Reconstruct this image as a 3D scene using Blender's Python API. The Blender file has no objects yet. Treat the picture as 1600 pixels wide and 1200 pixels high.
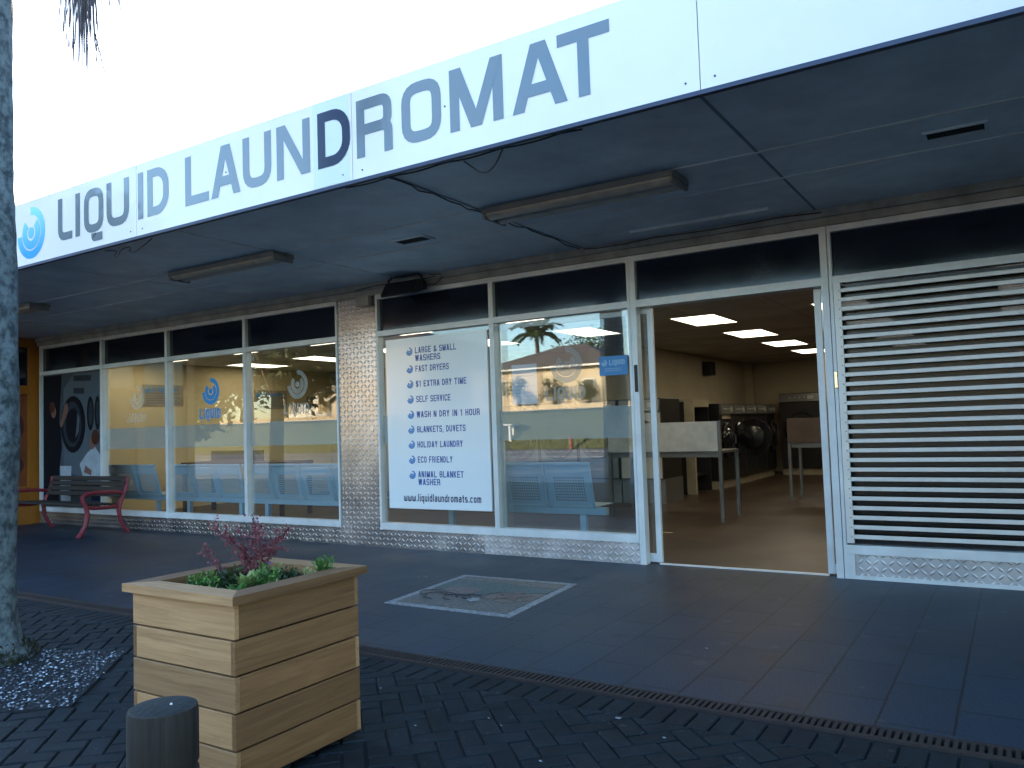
import bpy, bmesh, math, random
from mathutils import Vector, Matrix

# ------------------------------------------------------------------ camera, sky, sun
sc = bpy.context.scene
COL = sc.collection
R = math.radians
YAW, PITCH, ROLL = R(-32.174), R(3.037), R(-1.908)
FPX = 1249.5
fwd = Vector((math.sin(YAW)*math.cos(PITCH), math.cos(YAW)*math.cos(PITCH), math.sin(PITCH)))
rt = Vector((math.cos(YAW), -math.sin(YAW), 0)); up = rt.cross(fwd)
rt2 = rt*math.cos(ROLL) + up*math.sin(ROLL); up2 = -rt*math.sin(ROLL) + up*math.cos(ROLL)
cd = bpy.data.cameras.new('camera'); cam = bpy.data.objects.new('camera', cd); COL.objects.link(cam)
M = Matrix((rt2, up2, -fwd)).transposed().to_4x4(); M.translation = (0, -7.17, 1.35)
cam.matrix_world = M
cd.sensor_width = 36; cd.lens = 36*FPX/1600; cd.clip_start = 0.05; cd.clip_end = 900
sc.camera = cam

SUN_EL, SUN_AZ = R(11), R(-50)            # azimuth measured from +Y towards +X
w = bpy.data.worlds.new('World'); sc.world = w; w.use_nodes = True
nt = w.node_tree; nt.nodes.clear()
sky = nt.nodes.new('ShaderNodeTexSky'); sky.sky_type = 'NISHITA'; sky.sun_disc = False
sky.sun_elevation = SUN_EL; sky.sun_rotation = SUN_AZ
sky.air_density = 1.0; sky.dust_density = 0.7; sky.ozone_density = 2.5
bg = nt.nodes.new('ShaderNodeBackground'); bg.inputs['Strength'].default_value = 0.15
wo = nt.nodes.new('ShaderNodeOutputWorld')
nt.links.new(sky.outputs[0], bg.inputs[0]); nt.links.new(bg.outputs[0], wo.inputs[0])
ld = bpy.data.lights.new('sun', 'SUN'); ld.energy = 3.4; ld.angle = R(0.5); ld.color = (1.0, 0.80, 0.56)
so = bpy.data.objects.new('sun', ld); COL.objects.link(so)
sd = Vector((math.sin(SUN_AZ)*math.cos(SUN_EL), math.cos(SUN_AZ)*math.cos(SUN_EL), math.sin(SUN_EL)))
so.rotation_euler = sd.to_track_quat('Z', 'Y').to_euler(); so.location = (0, 0, 30)
sc.view_settings.view_transform = 'Standard'; sc.view_settings.look = 'None'
sc.view_settings.exposure = 3.12; sc.view_settings.gamma = 1.0
sc.render.engine = 'CYCLES'
sc.cycles.use_denoising = True
sc.cycles.max_bounces = 10; sc.cycles.transparent_max_bounces = 24
sc.cycles.sample_clamp_indirect = 6
sc.cycles.caustics_reflective = False; sc.cycles.caustics_refractive = False

random.seed(7)

# ------------------------------------------------------------------ materials
def new_mat(name):
    m = bpy.data.materials.new(name); m.use_nodes = True
    n = m.node_tree.nodes; return m, n, m.node_tree.links, n['Principled BSDF']

def mat(name, col, rough=0.6, metal=0.0, var=0.25, scale=4.0, bump=0.0, bscale=None, coat=0.0, spec=0.5, stretch=None, col2=None, detail=6, lo=0.3, hi=0.7):
    """plain surface with noise-driven colour wear and optional bump"""
    m, n, L, b = new_mat(name)
    tc = n.new('ShaderNodeTexCoord'); mp = n.new('ShaderNodeMapping')
    L.new(tc.outputs['Object'], mp.inputs[0])
    if stretch: mp.inputs['Scale'].default_value = stretch
    nz = n.new('ShaderNodeTexNoise'); nz.inputs['Scale'].default_value = scale; nz.inputs['Detail'].default_value = detail
    nz.inputs['Roughness'].default_value = 0.62
    L.new(mp.outputs[0], nz.inputs['Vector'])
    cr = n.new('ShaderNodeValToRGB')
    c2 = col2 or tuple(c*(1-var) for c in col)
    c1 = tuple(min(1, c*(1+var*0.5)) for c in col) if col2 is None else col
    cr.color_ramp.elements[0].position = lo; cr.color_ramp.elements[0].color = (*c2, 1)
    cr.color_ramp.elements[1].position = hi; cr.color_ramp.elements[1].color = (*c1, 1)
    L.new(nz.outputs['Fac'], cr.inputs[0]); L.new(cr.outputs[0], b.inputs['Base Color'])
    rr = n.new('ShaderNodeMapRange'); rr.inputs['To Min'].default_value = max(0.02, rough-0.08); rr.inputs['To Max'].default_value = min(1, rough+0.1)
    L.new(nz.outputs['Fac'], rr.inputs['Value']); L.new(rr.outputs[0], b.inputs['Roughness'])
    b.inputs['Metallic'].default_value = metal; b.inputs['Coat Weight'].default_value = coat
    b.inputs['Specular IOR Level'].default_value = spec
    if bump:
        n2 = n.new('ShaderNodeTexNoise'); n2.inputs['Scale'].default_value = bscale or scale*6; n2.inputs['Detail'].default_value = 5
        L.new(mp.outputs[0], n2.inputs['Vector'])
        bp = n.new('ShaderNodeBump'); bp.inputs['Strength'].default_value = bump; bp.inputs['Distance'].default_value = 0.01
        L.new(n2.outputs['Fac'], bp.inputs['Height']); L.new(bp.outputs[0], b.inputs['Normal'])
    return m

def math_node(n, L, op, a, b_=None):
    x = n.new('ShaderNodeMath'); x.operation = op
    for i, v in enumerate((a, b_)):
        if v is None: continue
        if isinstance(v, (int, float)): x.inputs[i].default_value = v
        else: L.new(v, x.inputs[i])
    return x.outputs[0]

def glass_mat(name, tint=(0.93, 0.96, 0.97), extra=0.0, rough=0.0):
    m, n, L, b = new_mat(name); n.remove(b)
    out = [x for x in n if x.type == 'OUTPUT_MATERIAL'][0]
    ge = n.new('ShaderNodeNewGeometry'); fr = n.new('ShaderNodeFresnel')
    ior = math_node(n, L, 'MULTIPLY_ADD', ge.outputs['Backfacing'], -0.8833)
    ior.node.inputs[2].default_value = 1.55
    L.new(ior, fr.inputs['IOR'])
    tr = n.new('ShaderNodeBsdfTransparent'); tr.inputs[0].default_value = (*tint, 1)
    gl = n.new('ShaderNodeBsdfGlossy'); gl.inputs['Roughness'].default_value = rough; gl.inputs[0].default_value = (1, 1, 1, 1)
    tc = n.new('ShaderNodeTexCoord'); nz = n.new('ShaderNodeTexNoise'); nz.inputs['Scale'].default_value = 1.1; nz.inputs['Detail'].default_value = 1
    L.new(tc.outputs['Object'], nz.inputs['Vector'])
    bp = n.new('ShaderNodeBump'); bp.inputs['Strength'].default_value = 0.05; bp.inputs['Distance'].default_value = 0.01
    L.new(nz.outputs['Fac'], bp.inputs['Height']); L.new(bp.outputs[0], gl.inputs['Normal'])
    fac = math_node(n, L, 'ADD', fr.outputs[0], extra)
    mx = n.new('ShaderNodeMixShader'); L.new(fac, mx.inputs[0]); L.new(tr.outputs[0], mx.inputs[1]); L.new(gl.outputs[0], mx.inputs[2])
    L.new(mx.outputs[0], out.inputs[0]); return m

def vinyl_mat(name, col, alpha):
    """frosted self-adhesive film: part see-through"""
    m, n, L, b = new_mat(name)
    b.inputs['Base Color'].default_value = (*col, 1); b.inputs['Roughness'].default_value = 0.55
    out = [x for x in n if x.type == 'OUTPUT_MATERIAL'][0]
    tr = n.new('ShaderNodeBsdfTransparent'); mx = n.new('ShaderNodeMixShader'); mx.inputs[0].default_value = alpha
    L.new(tr.outputs[0], mx.inputs[1]); L.new(b.outputs[0], mx.inputs[2]); L.new(mx.outputs[0], out.inputs[0]); return m

def emit_mat(name, col, strength):
    m, n, L, b = new_mat(name)
    b.inputs['Base Color'].default_value = (0.8, 0.8, 0.75, 1)
    b.inputs['Emission Color'].default_value = (*col, 1); b.inputs['Emission Strength'].default_value = strength
    return m

def wood_mat(name, c1, c2, axis, scale=1.0, rough=0.5):
    """sawn timber: stretched grain along one axis, each board its own tone"""
    m, n, L, b = new_mat(name)
    tc = n.new('ShaderNodeTexCoord'); mp = n.new('ShaderNodeMapping'); ge = n.new('ShaderNodeNewGeometry')
    s = [46*scale]*3; s[axis] = 2.2*scale; mp.inputs['Scale'].default_value = s
    L.new(tc.outputs['Object'], mp.inputs[0])
    oi = n.new('ShaderNodeObjectInfo'); rnd_ = math_node(n, L, 'FRACT', math_node(n, L, 'ADD', ge.outputs['Random Per Island'], oi.outputs['Random']))
    off = n.new('ShaderNodeVectorMath'); off.operation = 'SCALE'; off.inputs[0].default_value = (37, 91, 53)
    L.new(rnd_, off.inputs['Scale'])
    L.new(off.outputs[0], mp.inputs['Location'])
    nz = n.new('ShaderNodeTexNoise'); nz.inputs['Scale'].default_value = 1.0; nz.inputs['Detail'].default_value = 9; nz.inputs['Roughness'].default_value = 0.68; nz.inputs['Distortion'].default_value = 0.9
    L.new(mp.outputs[0], nz.inputs['Vector'])
    cr = n.new('ShaderNodeValToRGB'); cr.color_ramp.elements[0].position = 0.28; cr.color_ramp.elements[1].position = 0.74
    cr.color_ramp.elements[0].color = (*c2, 1); cr.color_ramp.elements[1].color = (*c1, 1)
    L.new(nz.outputs['Fac'], cr.inputs[0])
    hs = n.new('ShaderNodeHueSaturation')
    v = n.new('ShaderNodeMapRange'); v.inputs['To Min'].default_value = 0.72; v.inputs['To Max'].default_value = 1.18
    L.new(rnd_, v.inputs['Value']); L.new(v.outputs[0], hs.inputs['Value']); L.new(cr.outputs[0], hs.inputs['Color'])
    L.new(hs.outputs[0], b.inputs['Base Color']); b.inputs['Roughness'].default_value = rough
    bp = n.new('ShaderNodeBump'); bp.inputs['Strength'].default_value = 0.25; bp.inputs['Distance'].default_value = 0.004
    L.new(nz.outputs['Fac'], bp.inputs['Height']); L.new(bp.outputs[0], b.inputs['Normal'])
    return m

def checker_plate_mat(name, pitch=0.047, col=(0.42, 0.42, 0.43), rough=0.3, swirl=False):
    """aluminium tread plate: raised lozenges of alternating slant in the XZ plane"""
    m, n, L, b = new_mat(name)
    tc = n.new('ShaderNodeTexCoord'); sp = n.new('ShaderNodeSeparateXYZ'); L.new(tc.outputs['Object'], sp.inputs[0])
    u = math_node(n, L, 'DIVIDE', sp.outputs[0], pitch); v = math_node(n, L, 'DIVIDE', sp.outputs[2], pitch)
    fu = math_node(n, L, 'FLOOR', u); fv = math_node(n, L, 'FLOOR', v)
    par = math_node(n, L, 'PINGPONG', math_node(n, L, 'ADD', fu, fv), 1.0)
    sgn = math_node(n, L, 'MULTIPLY_ADD', par, 2.0); sgn.node.inputs[2].default_value = -1.0
    a = math_node(n, L, 'SUBTRACT', math_node(n, L, 'FRACT', u), 0.5); c = math_node(n, L, 'SUBTRACT', math_node(n, L, 'FRACT', v), 0.5)
    cs = math_node(n, L, 'MULTIPLY', c, sgn)
    p = math_node(n, L, 'ADD', a, cs); q = math_node(n, L, 'SUBTRACT', a, cs)
    p2 = math_node(n, L, 'POWER', math_node(n, L, 'ABSOLUTE', math_node(n, L, 'DIVIDE', p, 0.66)), 2.0)
    q2 = math_node(n, L, 'POWER', math_node(n, L, 'ABSOLUTE', math_node(n, L, 'DIVIDE', q, 0.26)), 2.0)
    d = math_node(n, L, 'ADD', p2, q2)
    h = math_node(n, L, 'MAXIMUM', math_node(n, L, 'SUBTRACT', 1.0, d), 0.0)
    hh = math_node(n, L, 'SQRT', h)
    bp = n.new('ShaderNodeBump'); bp.inputs['Strength'].default_value = 1.0; bp.inputs['Distance'].default_value = 0.0055
    L.new(hh, bp.inputs['Height']); L.new(bp.outputs[0], b.inputs['Normal'])
    nz = n.new('ShaderNodeTexNoise'); nz.inputs['Scale'].default_value = 3.0; nz.inputs['Detail'].default_value = 6
    L.new(tc.outputs['Object'], nz.inputs['Vector'])
    cr = n.new('ShaderNodeValToRGB'); cr.color_ramp.elements[0].color = (*[x*0.6 for x in col], 1); cr.color_ramp.elements[1].color = (*[x*1.25 for x in col], 1)
    cr.color_ramp.elements[0].position = 0.3; cr.color_ramp.elements[1].position = 0.75
    L.new(nz.outputs['Fac'], cr.inputs[0])
    mxc = n.new('ShaderNodeMix'); mxc.data_type = 'RGBA'; L.new(math_node(n, L, 'MULTIPLY', h, 0.6), mxc.inputs[0])
    L.new(cr.outputs[0], mxc.inputs[6]); mxc.inputs[7].default_value = (0.75, 0.75, 0.76, 1)     # lozenge tops lighter
    L.new(mxc.outputs[2], b.inputs['Base Color'])
    b.inputs['Metallic'].default_value = 0.92
    rr = n.new('ShaderNodeMapRange'); rr.inputs['To Min'].default_value = rough; rr.inputs['To Max'].default_value = rough+0.2
    L.new(nz.outputs['Fac'], rr.inputs['Value']); L.new(rr.outputs[0], b.inputs['Roughness'])
    return m

def tile_mat(name, col, mortar, bw, bh, ms, rough, swap=False, bump=0.3, speckle=0.2, offset=0.5, spec=0.5, sscale=160):
    m, n, L, b = new_mat(name)
    tc = n.new('ShaderNodeTexCoord'); mp = n.new('ShaderNodeMapping'); L.new(tc.outputs['Object'], mp.inputs[0])
    if swap: mp.inputs['Rotation'].default_value = (0, 0, R(90))
    br = n.new('ShaderNodeTexBrick'); br.inputs['Scale'].default_value = 1.0; br.inputs['Brick Width'].default_value = bw
    br.inputs['Row Height'].default_value = bh; br.inputs['Mortar Size'].default_value = ms; br.offset = offset
    br.inputs['Color1'].default_value = (*[c*0.9 for c in col], 1); br.inputs['Color2'].default_value = (*[c*1.1 for c in col], 1); br.inputs['Mortar'].default_value = (*mortar, 1)
    L.new(mp.outputs[0], br.inputs['Vector'])
    nz = n.new('ShaderNodeTexNoise'); nz.inputs['Scale'].default_value = sscale; nz.inputs['Detail'].default_value = 5; b.inputs['Specular IOR Level'].default_value = spec
    L.new(tc.outputs['Object'], nz.inputs['Vector'])
    n2 = n.new('ShaderNodeTexNoise'); n2.inputs['Scale'].default_value = 1.3; n2.inputs['Detail'].default_value = 6
    L.new(tc.outputs['Object'], n2.inputs['Vector'])
    r1 = n.new('ShaderNodeMapRange'); r1.inputs['From Min'].default_value = 0.3; r1.inputs['From Max'].default_value = 0.7
    r1.inputs['To Min'].default_value = 1-speckle; r1.inputs['To Max'].default_value = 1+speckle; L.new(nz.outputs['Fac'], r1.inputs['Value'])
    r2 = n.new('ShaderNodeMapRange'); r2.inputs['From Min'].default_value = 0.3; r2.inputs['From Max'].default_value = 0.7
    r2.inputs['To Min'].default_value = 0.78; r2.inputs['To Max'].default_value = 1.15; L.new(n2.outputs['Fac'], r2.inputs['Value'])
    f = math_node(n, L, 'MULTIPLY', r1.outputs[0], r2.outputs[0])
    vm = n.new('ShaderNodeVectorMath'); vm.operation = 'SCALE'; L.new(br.outputs['Color'], vm.inputs[0]); L.new(f, vm.inputs['Scale'])
    L.new(vm.outputs[0], b.inputs['Base Color'])
    rr = n.new('ShaderNodeMapRange'); rr.inputs['To Min'].default_value = rough-0.1; rr.inputs['To Max'].default_value = rough+0.12
    L.new(n2.outputs['Fac'], rr.inputs['Value']); L.new(rr.outputs[0], b.inputs['Roughness'])
    hsum = math_node(n, L, 'ADD', math_node(n, L, 'MULTIPLY', br.outputs['Fac'], -1.0), math_node(n, L, 'MULTIPLY', nz.outputs['Fac'], 0.25))
    bp = n.new('ShaderNodeBump'); bp.inputs['Strength'].default_value = bump; bp.inputs['Distance'].default_value = 0.004
    L.new(hsum, bp.inputs['Height']); L.new(bp.outputs[0], b.inputs['Normal'])
    return m

def add_specks(m, scale, lo, col, amount=1.0):
    n = m.node_tree.nodes; L = m.node_tree.links; b = n['Principled BSDF']; src = b.inputs['Base Color'].links[0].from_socket
    tc = n.new('ShaderNodeTexCoord'); vo = n.new('ShaderNodeTexVoronoi'); vo.inputs['Scale'].default_value = scale; L.new(tc.outputs['Object'], vo.inputs['Vector'])
    sp = n.new('ShaderNodeSeparateColor'); L.new(vo.outputs['Color'], sp.inputs[0])
    rad = math_node(n, L, 'MULTIPLY', math_node(n, L, 'MAXIMUM', math_node(n, L, 'SUBTRACT', sp.outputs[0], lo), 0.0), 0.30/(1-lo))
    f = math_node(n, L, 'MULTIPLY', math_node(n, L, 'LESS_THAN', vo.outputs['Distance'], rad), amount)
    mx = n.new('ShaderNodeMix'); mx.data_type = 'RGBA'; L.new(f, mx.inputs[0]); L.new(src, mx.inputs[6]); mx.inputs[7].default_value = (*col, 1)
    L.new(mx.outputs[2], b.inputs['Base Color'])
def island_mat(name, c1, c2, rough=0.7, spec=0.4, transl=0.0, bump=0.0, power=1.0):
    """every loose piece of the mesh takes its own tone between two colours"""
    m, n, L, b = new_mat(name)
    ge = n.new('ShaderNodeNewGeometry'); mx = n.new('ShaderNodeMix'); mx.data_type = 'RGBA'
    L.new(math_node(n, L, 'POWER', ge.outputs['Random Per Island'], power), mx.inputs[0]); mx.inputs[6].default_value = (*c1, 1); mx.inputs[7].default_value = (*c2, 1)
    tc = n.new('ShaderNodeTexCoord'); nz = n.new('ShaderNodeTexNoise'); nz.inputs['Scale'].default_value = 9; nz.inputs['Detail'].default_value = 6
    L.new(tc.outputs['Object'], nz.inputs['Vector'])
    r2 = n.new('ShaderNodeMapRange'); r2.inputs['From Min'].default_value = 0.3; r2.inputs['From Max'].default_value = 0.7
    r2.inputs['To Min'].default_value = 0.65; r2.inputs['To Max'].default_value = 1.25; L.new(nz.outputs['Fac'], r2.inputs['Value'])
    vm = n.new('ShaderNodeVectorMath'); vm.operation = 'SCALE'; L.new(mx.outputs[2], vm.inputs[0]); L.new(r2.outputs[0], vm.inputs['Scale'])
    L.new(vm.outputs[0], b.inputs['Base Color']); b.inputs['Roughness'].default_value = rough; b.inputs['Specular IOR Level'].default_value = spec
    if bump:
        n3 = n.new('ShaderNodeTexNoise'); n3.inputs['Scale'].default_value = 90; n3.inputs['Detail'].default_value = 4; L.new(tc.outputs['Object'], n3.inputs['Vector'])
        bp = n.new('ShaderNodeBump'); bp.inputs['Strength'].default_value = bump; bp.inputs['Distance'].default_value = 0.004
        L.new(n3.outputs['Fac'], bp.inputs['Height']); L.new(bp.outputs[0], b.inputs['Normal'])
    if transl:
        out = [x for x in n if x.type == 'OUTPUT_MATERIAL'][0]
        t = n.new('ShaderNodeBsdfTranslucent'); L.new(vm.outputs[0], t.inputs[0])
        ms = n.new('ShaderNodeMixShader'); ms.inputs[0].default_value = transl
        L.new(b.outputs[0], ms.inputs[1]); L.new(t.outputs[0], ms.inputs[2]); L.new(ms.outputs[0], out.inputs[0])
    return m

def logo_mat(name, top, bot, z0, z1):
    m, n, L, b = new_mat(name)
    ge = n.new('ShaderNodeNewGeometry'); sp = n.new('ShaderNodeSeparateXYZ'); L.new(ge.outputs['Position'], sp.inputs[0])
    mr = n.new('ShaderNodeMapRange'); mr.inputs['From Min'].default_value = z0; mr.inputs['From Max'].default_value = z1
    L.new(sp.outputs[2], mr.inputs['Value'])
    mx = n.new('ShaderNodeMix'); mx.data_type = 'RGBA'; L.new(mr.outputs[0], mx.inputs[0]); mx.inputs[6].default_value = (*bot, 1); mx.inputs[7].default_value = (*top, 1)
    L.new(mx.outputs[2], b.inputs['Base Color']); b.inputs['Roughness'].default_value = 0.3
    return m

MT = {}
MT['alu'] = mat('brushed_aluminium', (0.67, 0.70, 0.71), 0.40, 0.2, 0.16, 3, 0.05, 80)
MT['alu_cream'] = mat('weathered_cream_aluminium', (0.50, 0.49, 0.44), 0.42, 0.3, 0.25, 3)
MT['bright_alu'] = mat('bright_aluminium', (0.72, 0.70, 0.66), 0.36, 0.2, 0.12, 4)
MT['spandrel'] = mat('dark_spandrel_glass', (0.005, 0.009, 0.020), 0.10, 0, 0.3, 2, coat=0.0, spec=0.45)
MT['checker'] = checker_plate_mat('checker_plate', 0.058, (0.46, 0.46, 0.47), rough=0.14)
MT['checker_pale'] = checker_plate_mat('checker_plate_pale', 0.058, (0.55, 0.55, 0.56), 0.36)
MT['glass'] = glass_mat('window_glass', extra=0.02)
MT['tint'] = glass_mat('tinted_glass', (0.14, 0.145, 0.16), extra=0.0, rough=0.22)
MT['frost'] = vinyl_mat('frosted_film', (0.50, 0.53, 0.50), 0.46)
MT['frost_logo'] = vinyl_mat('frosted_logo_film', (0.55, 0.57, 0.54), 0.40)
MT['blue_logo'] = mat('blue_logo_film', (0.02, 0.27, 0.62), 0.4, var=0.05)
MT['fascia'] = mat('white_fascia_sheet', (0.92, 0.825, 0.775), 0.22, 0, 0.05, 1.2, coat=0.3)
MT['fascia_patch'] = mat('newer_fascia_sheet', (0.78, 0.80, 0.77), 0.25, 0, 0.03, 1.0)
MT['fascia_edge'] = mat('navy_drip_edge', (0.035, 0.05, 0.10), 0.5, 0, 0.3, 5)
MT['letter'] = mat('faded_navy_letter_vinyl', (0.145, 0.195, 0.235), 0.2, 0, 0.25, 0.9, coat=0.6, col2=(0.19, 0.205, 0.22))
MT['letter_dark'] = mat('navy_letter_vinyl', (0.022, 0.036, 0.08), 0.25, 0, 0.1, 1.0)
MT['logo'] = logo_mat('cyan_logo_vinyl', (0.30, 0.72, 0.86), (0.02, 0.33, 0.62), 3.2, 3.62)
MT['soffit'] = mat('blue_grey_soffit_paint', (0.72, 0.82, 0.94), 0.45, 0, 0.34, 1.6, 0.12, 20, lo=0.25, hi=0.75)
MT['batten'] = mat('pale_soffit_batten', (0.80, 0.82, 0.82), 0.6, 0, 0.3, 4)
MT['trim'] = mat('dirty_timber_trim', (0.34, 0.33, 0.30), 0.6, 0, 0.4, 5)
MT['joint'] = mat('dark_soffit_joint', (0.22, 0.26, 0.31), 0.7)
MT['black'] = mat('black_metal', (0.012, 0.012, 0.014), 0.5, 0, 0.3, 8)
MT['dark'] = mat('dark_grille', (0.008, 0.008, 0.009), 0.7)
MT['cable'] = mat('grey_cable', (0.05, 0.05, 0.055), 0.6)
MT['wall_cream'] = mat('cream_interior_paint', (0.50, 0.43, 0.29), 0.7, 0, 0.12, 1.5)
MT['wall_yellow_lit'] = mat('yellow_paint_lit', (0.74, 0.60, 0.34), 0.7, 0, 0.08, 1.5)  # side wall copy made brighter: lamp light put into the yellow colour
MT['wall_ext'] = mat('exterior_render', (0.35, 0.34, 0.32), 0.85, 0, 0.2, 2, 0.2)
MT['ceil'] = tile_mat('ceiling_tiles', (0.62, 0.59, 0.52), (0.42, 0.40, 0.36), 1.2, 0.6, 0.012, 0.8, bump=0.1, speckle=0.1, offset=0.0)
MT['floor'] = tile_mat('brown_vinyl_floor', (0.052, 0.033, 0.020), (0.034, 0.022, 0.013), 0.6, 0.6, 0.003, 0.36, bump=0.05, speckle=0.12)
MT['lamp'] = emit_mat('lit_diffuser', (1.0, 0.88, 0.66), 0.62)
MT['lamp_frame'] = mat('white_lamp_frame', (0.7, 0.68, 0.62), 0.5)
MT['tube_cover'] = mat('yellowed_diffuser', (0.50, 0.46, 0.38), 0.35, 0, 0.3, 6)
MT['tube_body'] = mat('grey_fixture_body', (0.22, 0.22, 0.21), 0.5)
MT['footpath'] = tile_mat('slate_footpath_tiles', (0.0155, 0.029, 0.047), (0.004, 0.006, 0.009), 0.6, 0.3, 0.006, 0.50, swap=True, speckle=0.5, spec=0.32, sscale=70, bump=0.5)
MT['brick'] = island_mat('dark_paver', (0.004, 0.0075, 0.010), (0.009, 0.014, 0.017), 0.75, 0.3, bump=0.5)
MT['mortar'] = mat('dark_paver_sand', (0.008, 0.009, 0.010), 0.95, 0, 0.3, 30)
MT['rust'] = mat('rusty_cast_iron', (0.030, 0.018, 0.015), 0.7, 0, 0.4, 25, 0.3, 90)
MT['asphalt'] = mat('asphalt', (0.19, 0.185, 0.18), 0.8, 0, 0.2, 60, 0.3, 200)
MT['kerb'] = mat('kerb_concrete', (0.3, 0.29, 0.27), 0.85, 0, 0.2, 6)
MT['paint'] = mat('road_paint', (0.75, 0.75, 0.72), 0.7, 0, 0.2, 12)
MT['grass'] = mat('mown_grass', (0.070, 0.078, 0.028), 0.9, 0, 0.4, 3, 0.5, 60)
MT['earth'] = mat('open_ground', (0.10, 0.11, 0.06), 0.95, 0, 0.4, 0.2)
MT['bark'] = mat('lichen_bark', (0.15, 0.175, 0.175), 0.9, 0, 0.5, 17, 0.8, 40, col2=(0.034, 0.044, 0.046), lo=0.38, hi=0.60)
MT['moss'] = island_mat('dark_moss', (0.018, 0.022, 0.008), (0.035, 0.032, 0.014), 0.95)
MT['strand'] = island_mat('dry_frond', (0.09, 0.08, 0.10), (0.14, 0.11, 0.10), 0.8)
MT['palm_leaf'] = island_mat('palm_leaf', (0.05, 0.085, 0.022), (0.10, 0.12, 0.035), 0.55, transl=0.2)
MT['leaf'] = island_mat('tree_leaf', (0.028, 0.055, 0.014), (0.075, 0.10, 0.028), 0.6, transl=0.2)
MT['red_leaf'] = island_mat('barberry_leaf', (0.17, 0.028, 0.042), (0.31, 0.085, 0.10), 0.5, transl=0.2)
MT['twig'] = mat('twig', (0.10, 0.05, 0.04), 0.8)
MT['green_leaf'] = island_mat('ground_leaf', (0.04, 0.13, 0.02), (0.14, 0.27, 0.05), 0.5, transl=0.2)
MT['succulent'] = island_mat('succulent_leaf', (0.20, 0.27, 0.08), (0.42, 0.44, 0.16), 0.45, transl=0.15)
MT['dark_leaf'] = island_mat('dark_leaf', (0.012, 0.035, 0.010), (0.03, 0.07, 0.02), 0.5, transl=0.1)
MT['soil'] = mat('potting_soil', (0.018, 0.013, 0.010), 0.95, 0, 0.5, 40, 0.9, 80)
MT['liner'] = mat('black_liner', (0.012, 0.012, 0.013), 0.3)
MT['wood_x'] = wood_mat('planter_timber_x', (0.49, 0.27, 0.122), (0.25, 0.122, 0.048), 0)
MT['wood_y_shaded'] = wood_mat('planter_timber_y_shaded', (0.27, 0.13, 0.052), (0.135, 0.06, 0.021), 1)  # darker copy of the same timber: shade of the side faces put into colour
MT['wood_end'] = mat('pale_sapwood', (0.50, 0.40, 0.26), 0.6, 0, 0.2, 10)
MT['post'] = wood_mat('weathered_post', (0.034, 0.025, 0.018), (0.004, 0.0035, 0.003), 2, 1.0, 0.9)
MT['post_top'] = mat('lichened_post_top', (0.008, 0.012, 0.012), 0.9, 0, 0.5, 18, 0.6, 60)
MT['bench_wood'] = wood_mat('brown_slat', (0.035, 0.024, 0.018), (0.014, 0.010, 0.008), 0, 1.0, 0.8)
MT['bench_red'] = mat('red_painted_iron', (0.19, 0.016, 0.030), 0.5, 0, 0.25, 9)
MT['seat_metal'] = mat('blue_grey_powder_coat', (0.36, 0.47, 0.53), 0.45, 0, 0.08, 3)
MT['poster'] = mat('white_poster', (0.84, 0.87, 0.88), 0.16, 0, 0.03, 1.0, coat=0.4)
MT['poster_ink'] = mat('blue_poster_ink', (0.02, 0.085, 0.34), 0.3, 0, 0.15, 0.9)
MT['poster_logo'] = mat('blue_poster_logo', (0.03, 0.22, 0.55), 0.3, 0, 0.2, 1.0)
MT['poster_url'] = mat('navy_poster_ink', (0.02, 0.03, 0.10), 0.3)
MT['scrap'] = mat('grubby_paper', (0.30, 0.31, 0.33), 0.8)
MT['paper'] = mat('white_paper', (0.72, 0.74, 0.78), 0.7, 0, 0.05, 2)
MT['grey_ink'] = mat('grey_ink', (0.18, 0.2, 0.22), 0.7)
MT['sticker'] = mat('blue_sticker', (0.015, 0.22, 0.52), 0.35, 0, 0.08, 2)
MT['sticker_ink'] = mat('pale_blue_ink', (0.30, 0.55, 0.78), 0.4)
MT['white_enamel'] = mat('white_enamel', (0.42, 0.41, 0.37), 0.35, 0, 0.05, 2)
MT['steel'] = mat('stainless_steel', (0.20, 0.20, 0.19), 0.38, 0.7, 0.15, 3)
MT['dark_steel'] = mat('dark_grey_enamel', (0.022, 0.021, 0.020), 0.32, 0.3, 0.2, 3)
MT['door_black'] = mat('black_door_ring', (0.006, 0.006, 0.007), 0.2, 0, 0.2, 3, coat=0.5)
MT['door_glass'] = mat('dark_door_glass', (0.01, 0.01, 0.012), 0.05, 0, 0.1, 3, coat=1)
MT['chrome'] = mat('chrome', (0.8, 0.8, 0.8), 0.08, 1.0, 0.05, 3)
MT['table_white'] = mat('white_laminate', (0.58, 0.58, 0.54), 0.35)
MT['table_brown'] = mat('brown_laminate', (0.09, 0.055, 0.035), 0.4)
MT['cream_board'] = mat('cream_board', (0.36, 0.31, 0.21), 0.5)
MT['orange'] = mat('orange_paint', (0.30, 0.105, 0.010), 0.45, 0, 0.2, 2)
MT['maroon'] = mat('maroon_print', (0.06, 0.012, 0.012), 0.5, 0, 0.4, 3)
MT['orange_print'] = mat('orange_print', (0.18, 0.05, 0.014), 0.5, 0, 0.4, 3)
MT['tan'] = mat('tan_partition', (0.42, 0.24, 0.10), 0.6, 0, 0.1, 2)
MT['img_bg'] = mat('print_grey', (0.05, 0.06, 0.07), 0.7, 0, 0.5, 2.2)
MT['img_pale'] = mat('print_pale', (0.075, 0.09, 0.105), 0.7, 0, 0.15, 4)
MT['img_dark'] = mat('print_dark', (0.006, 0.006, 0.009), 0.7, 0, 0.3, 4)
MT['img_white'] = mat('print_white', (0.30, 0.33, 0.36), 0.7, 0, 0.2, 6)
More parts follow.
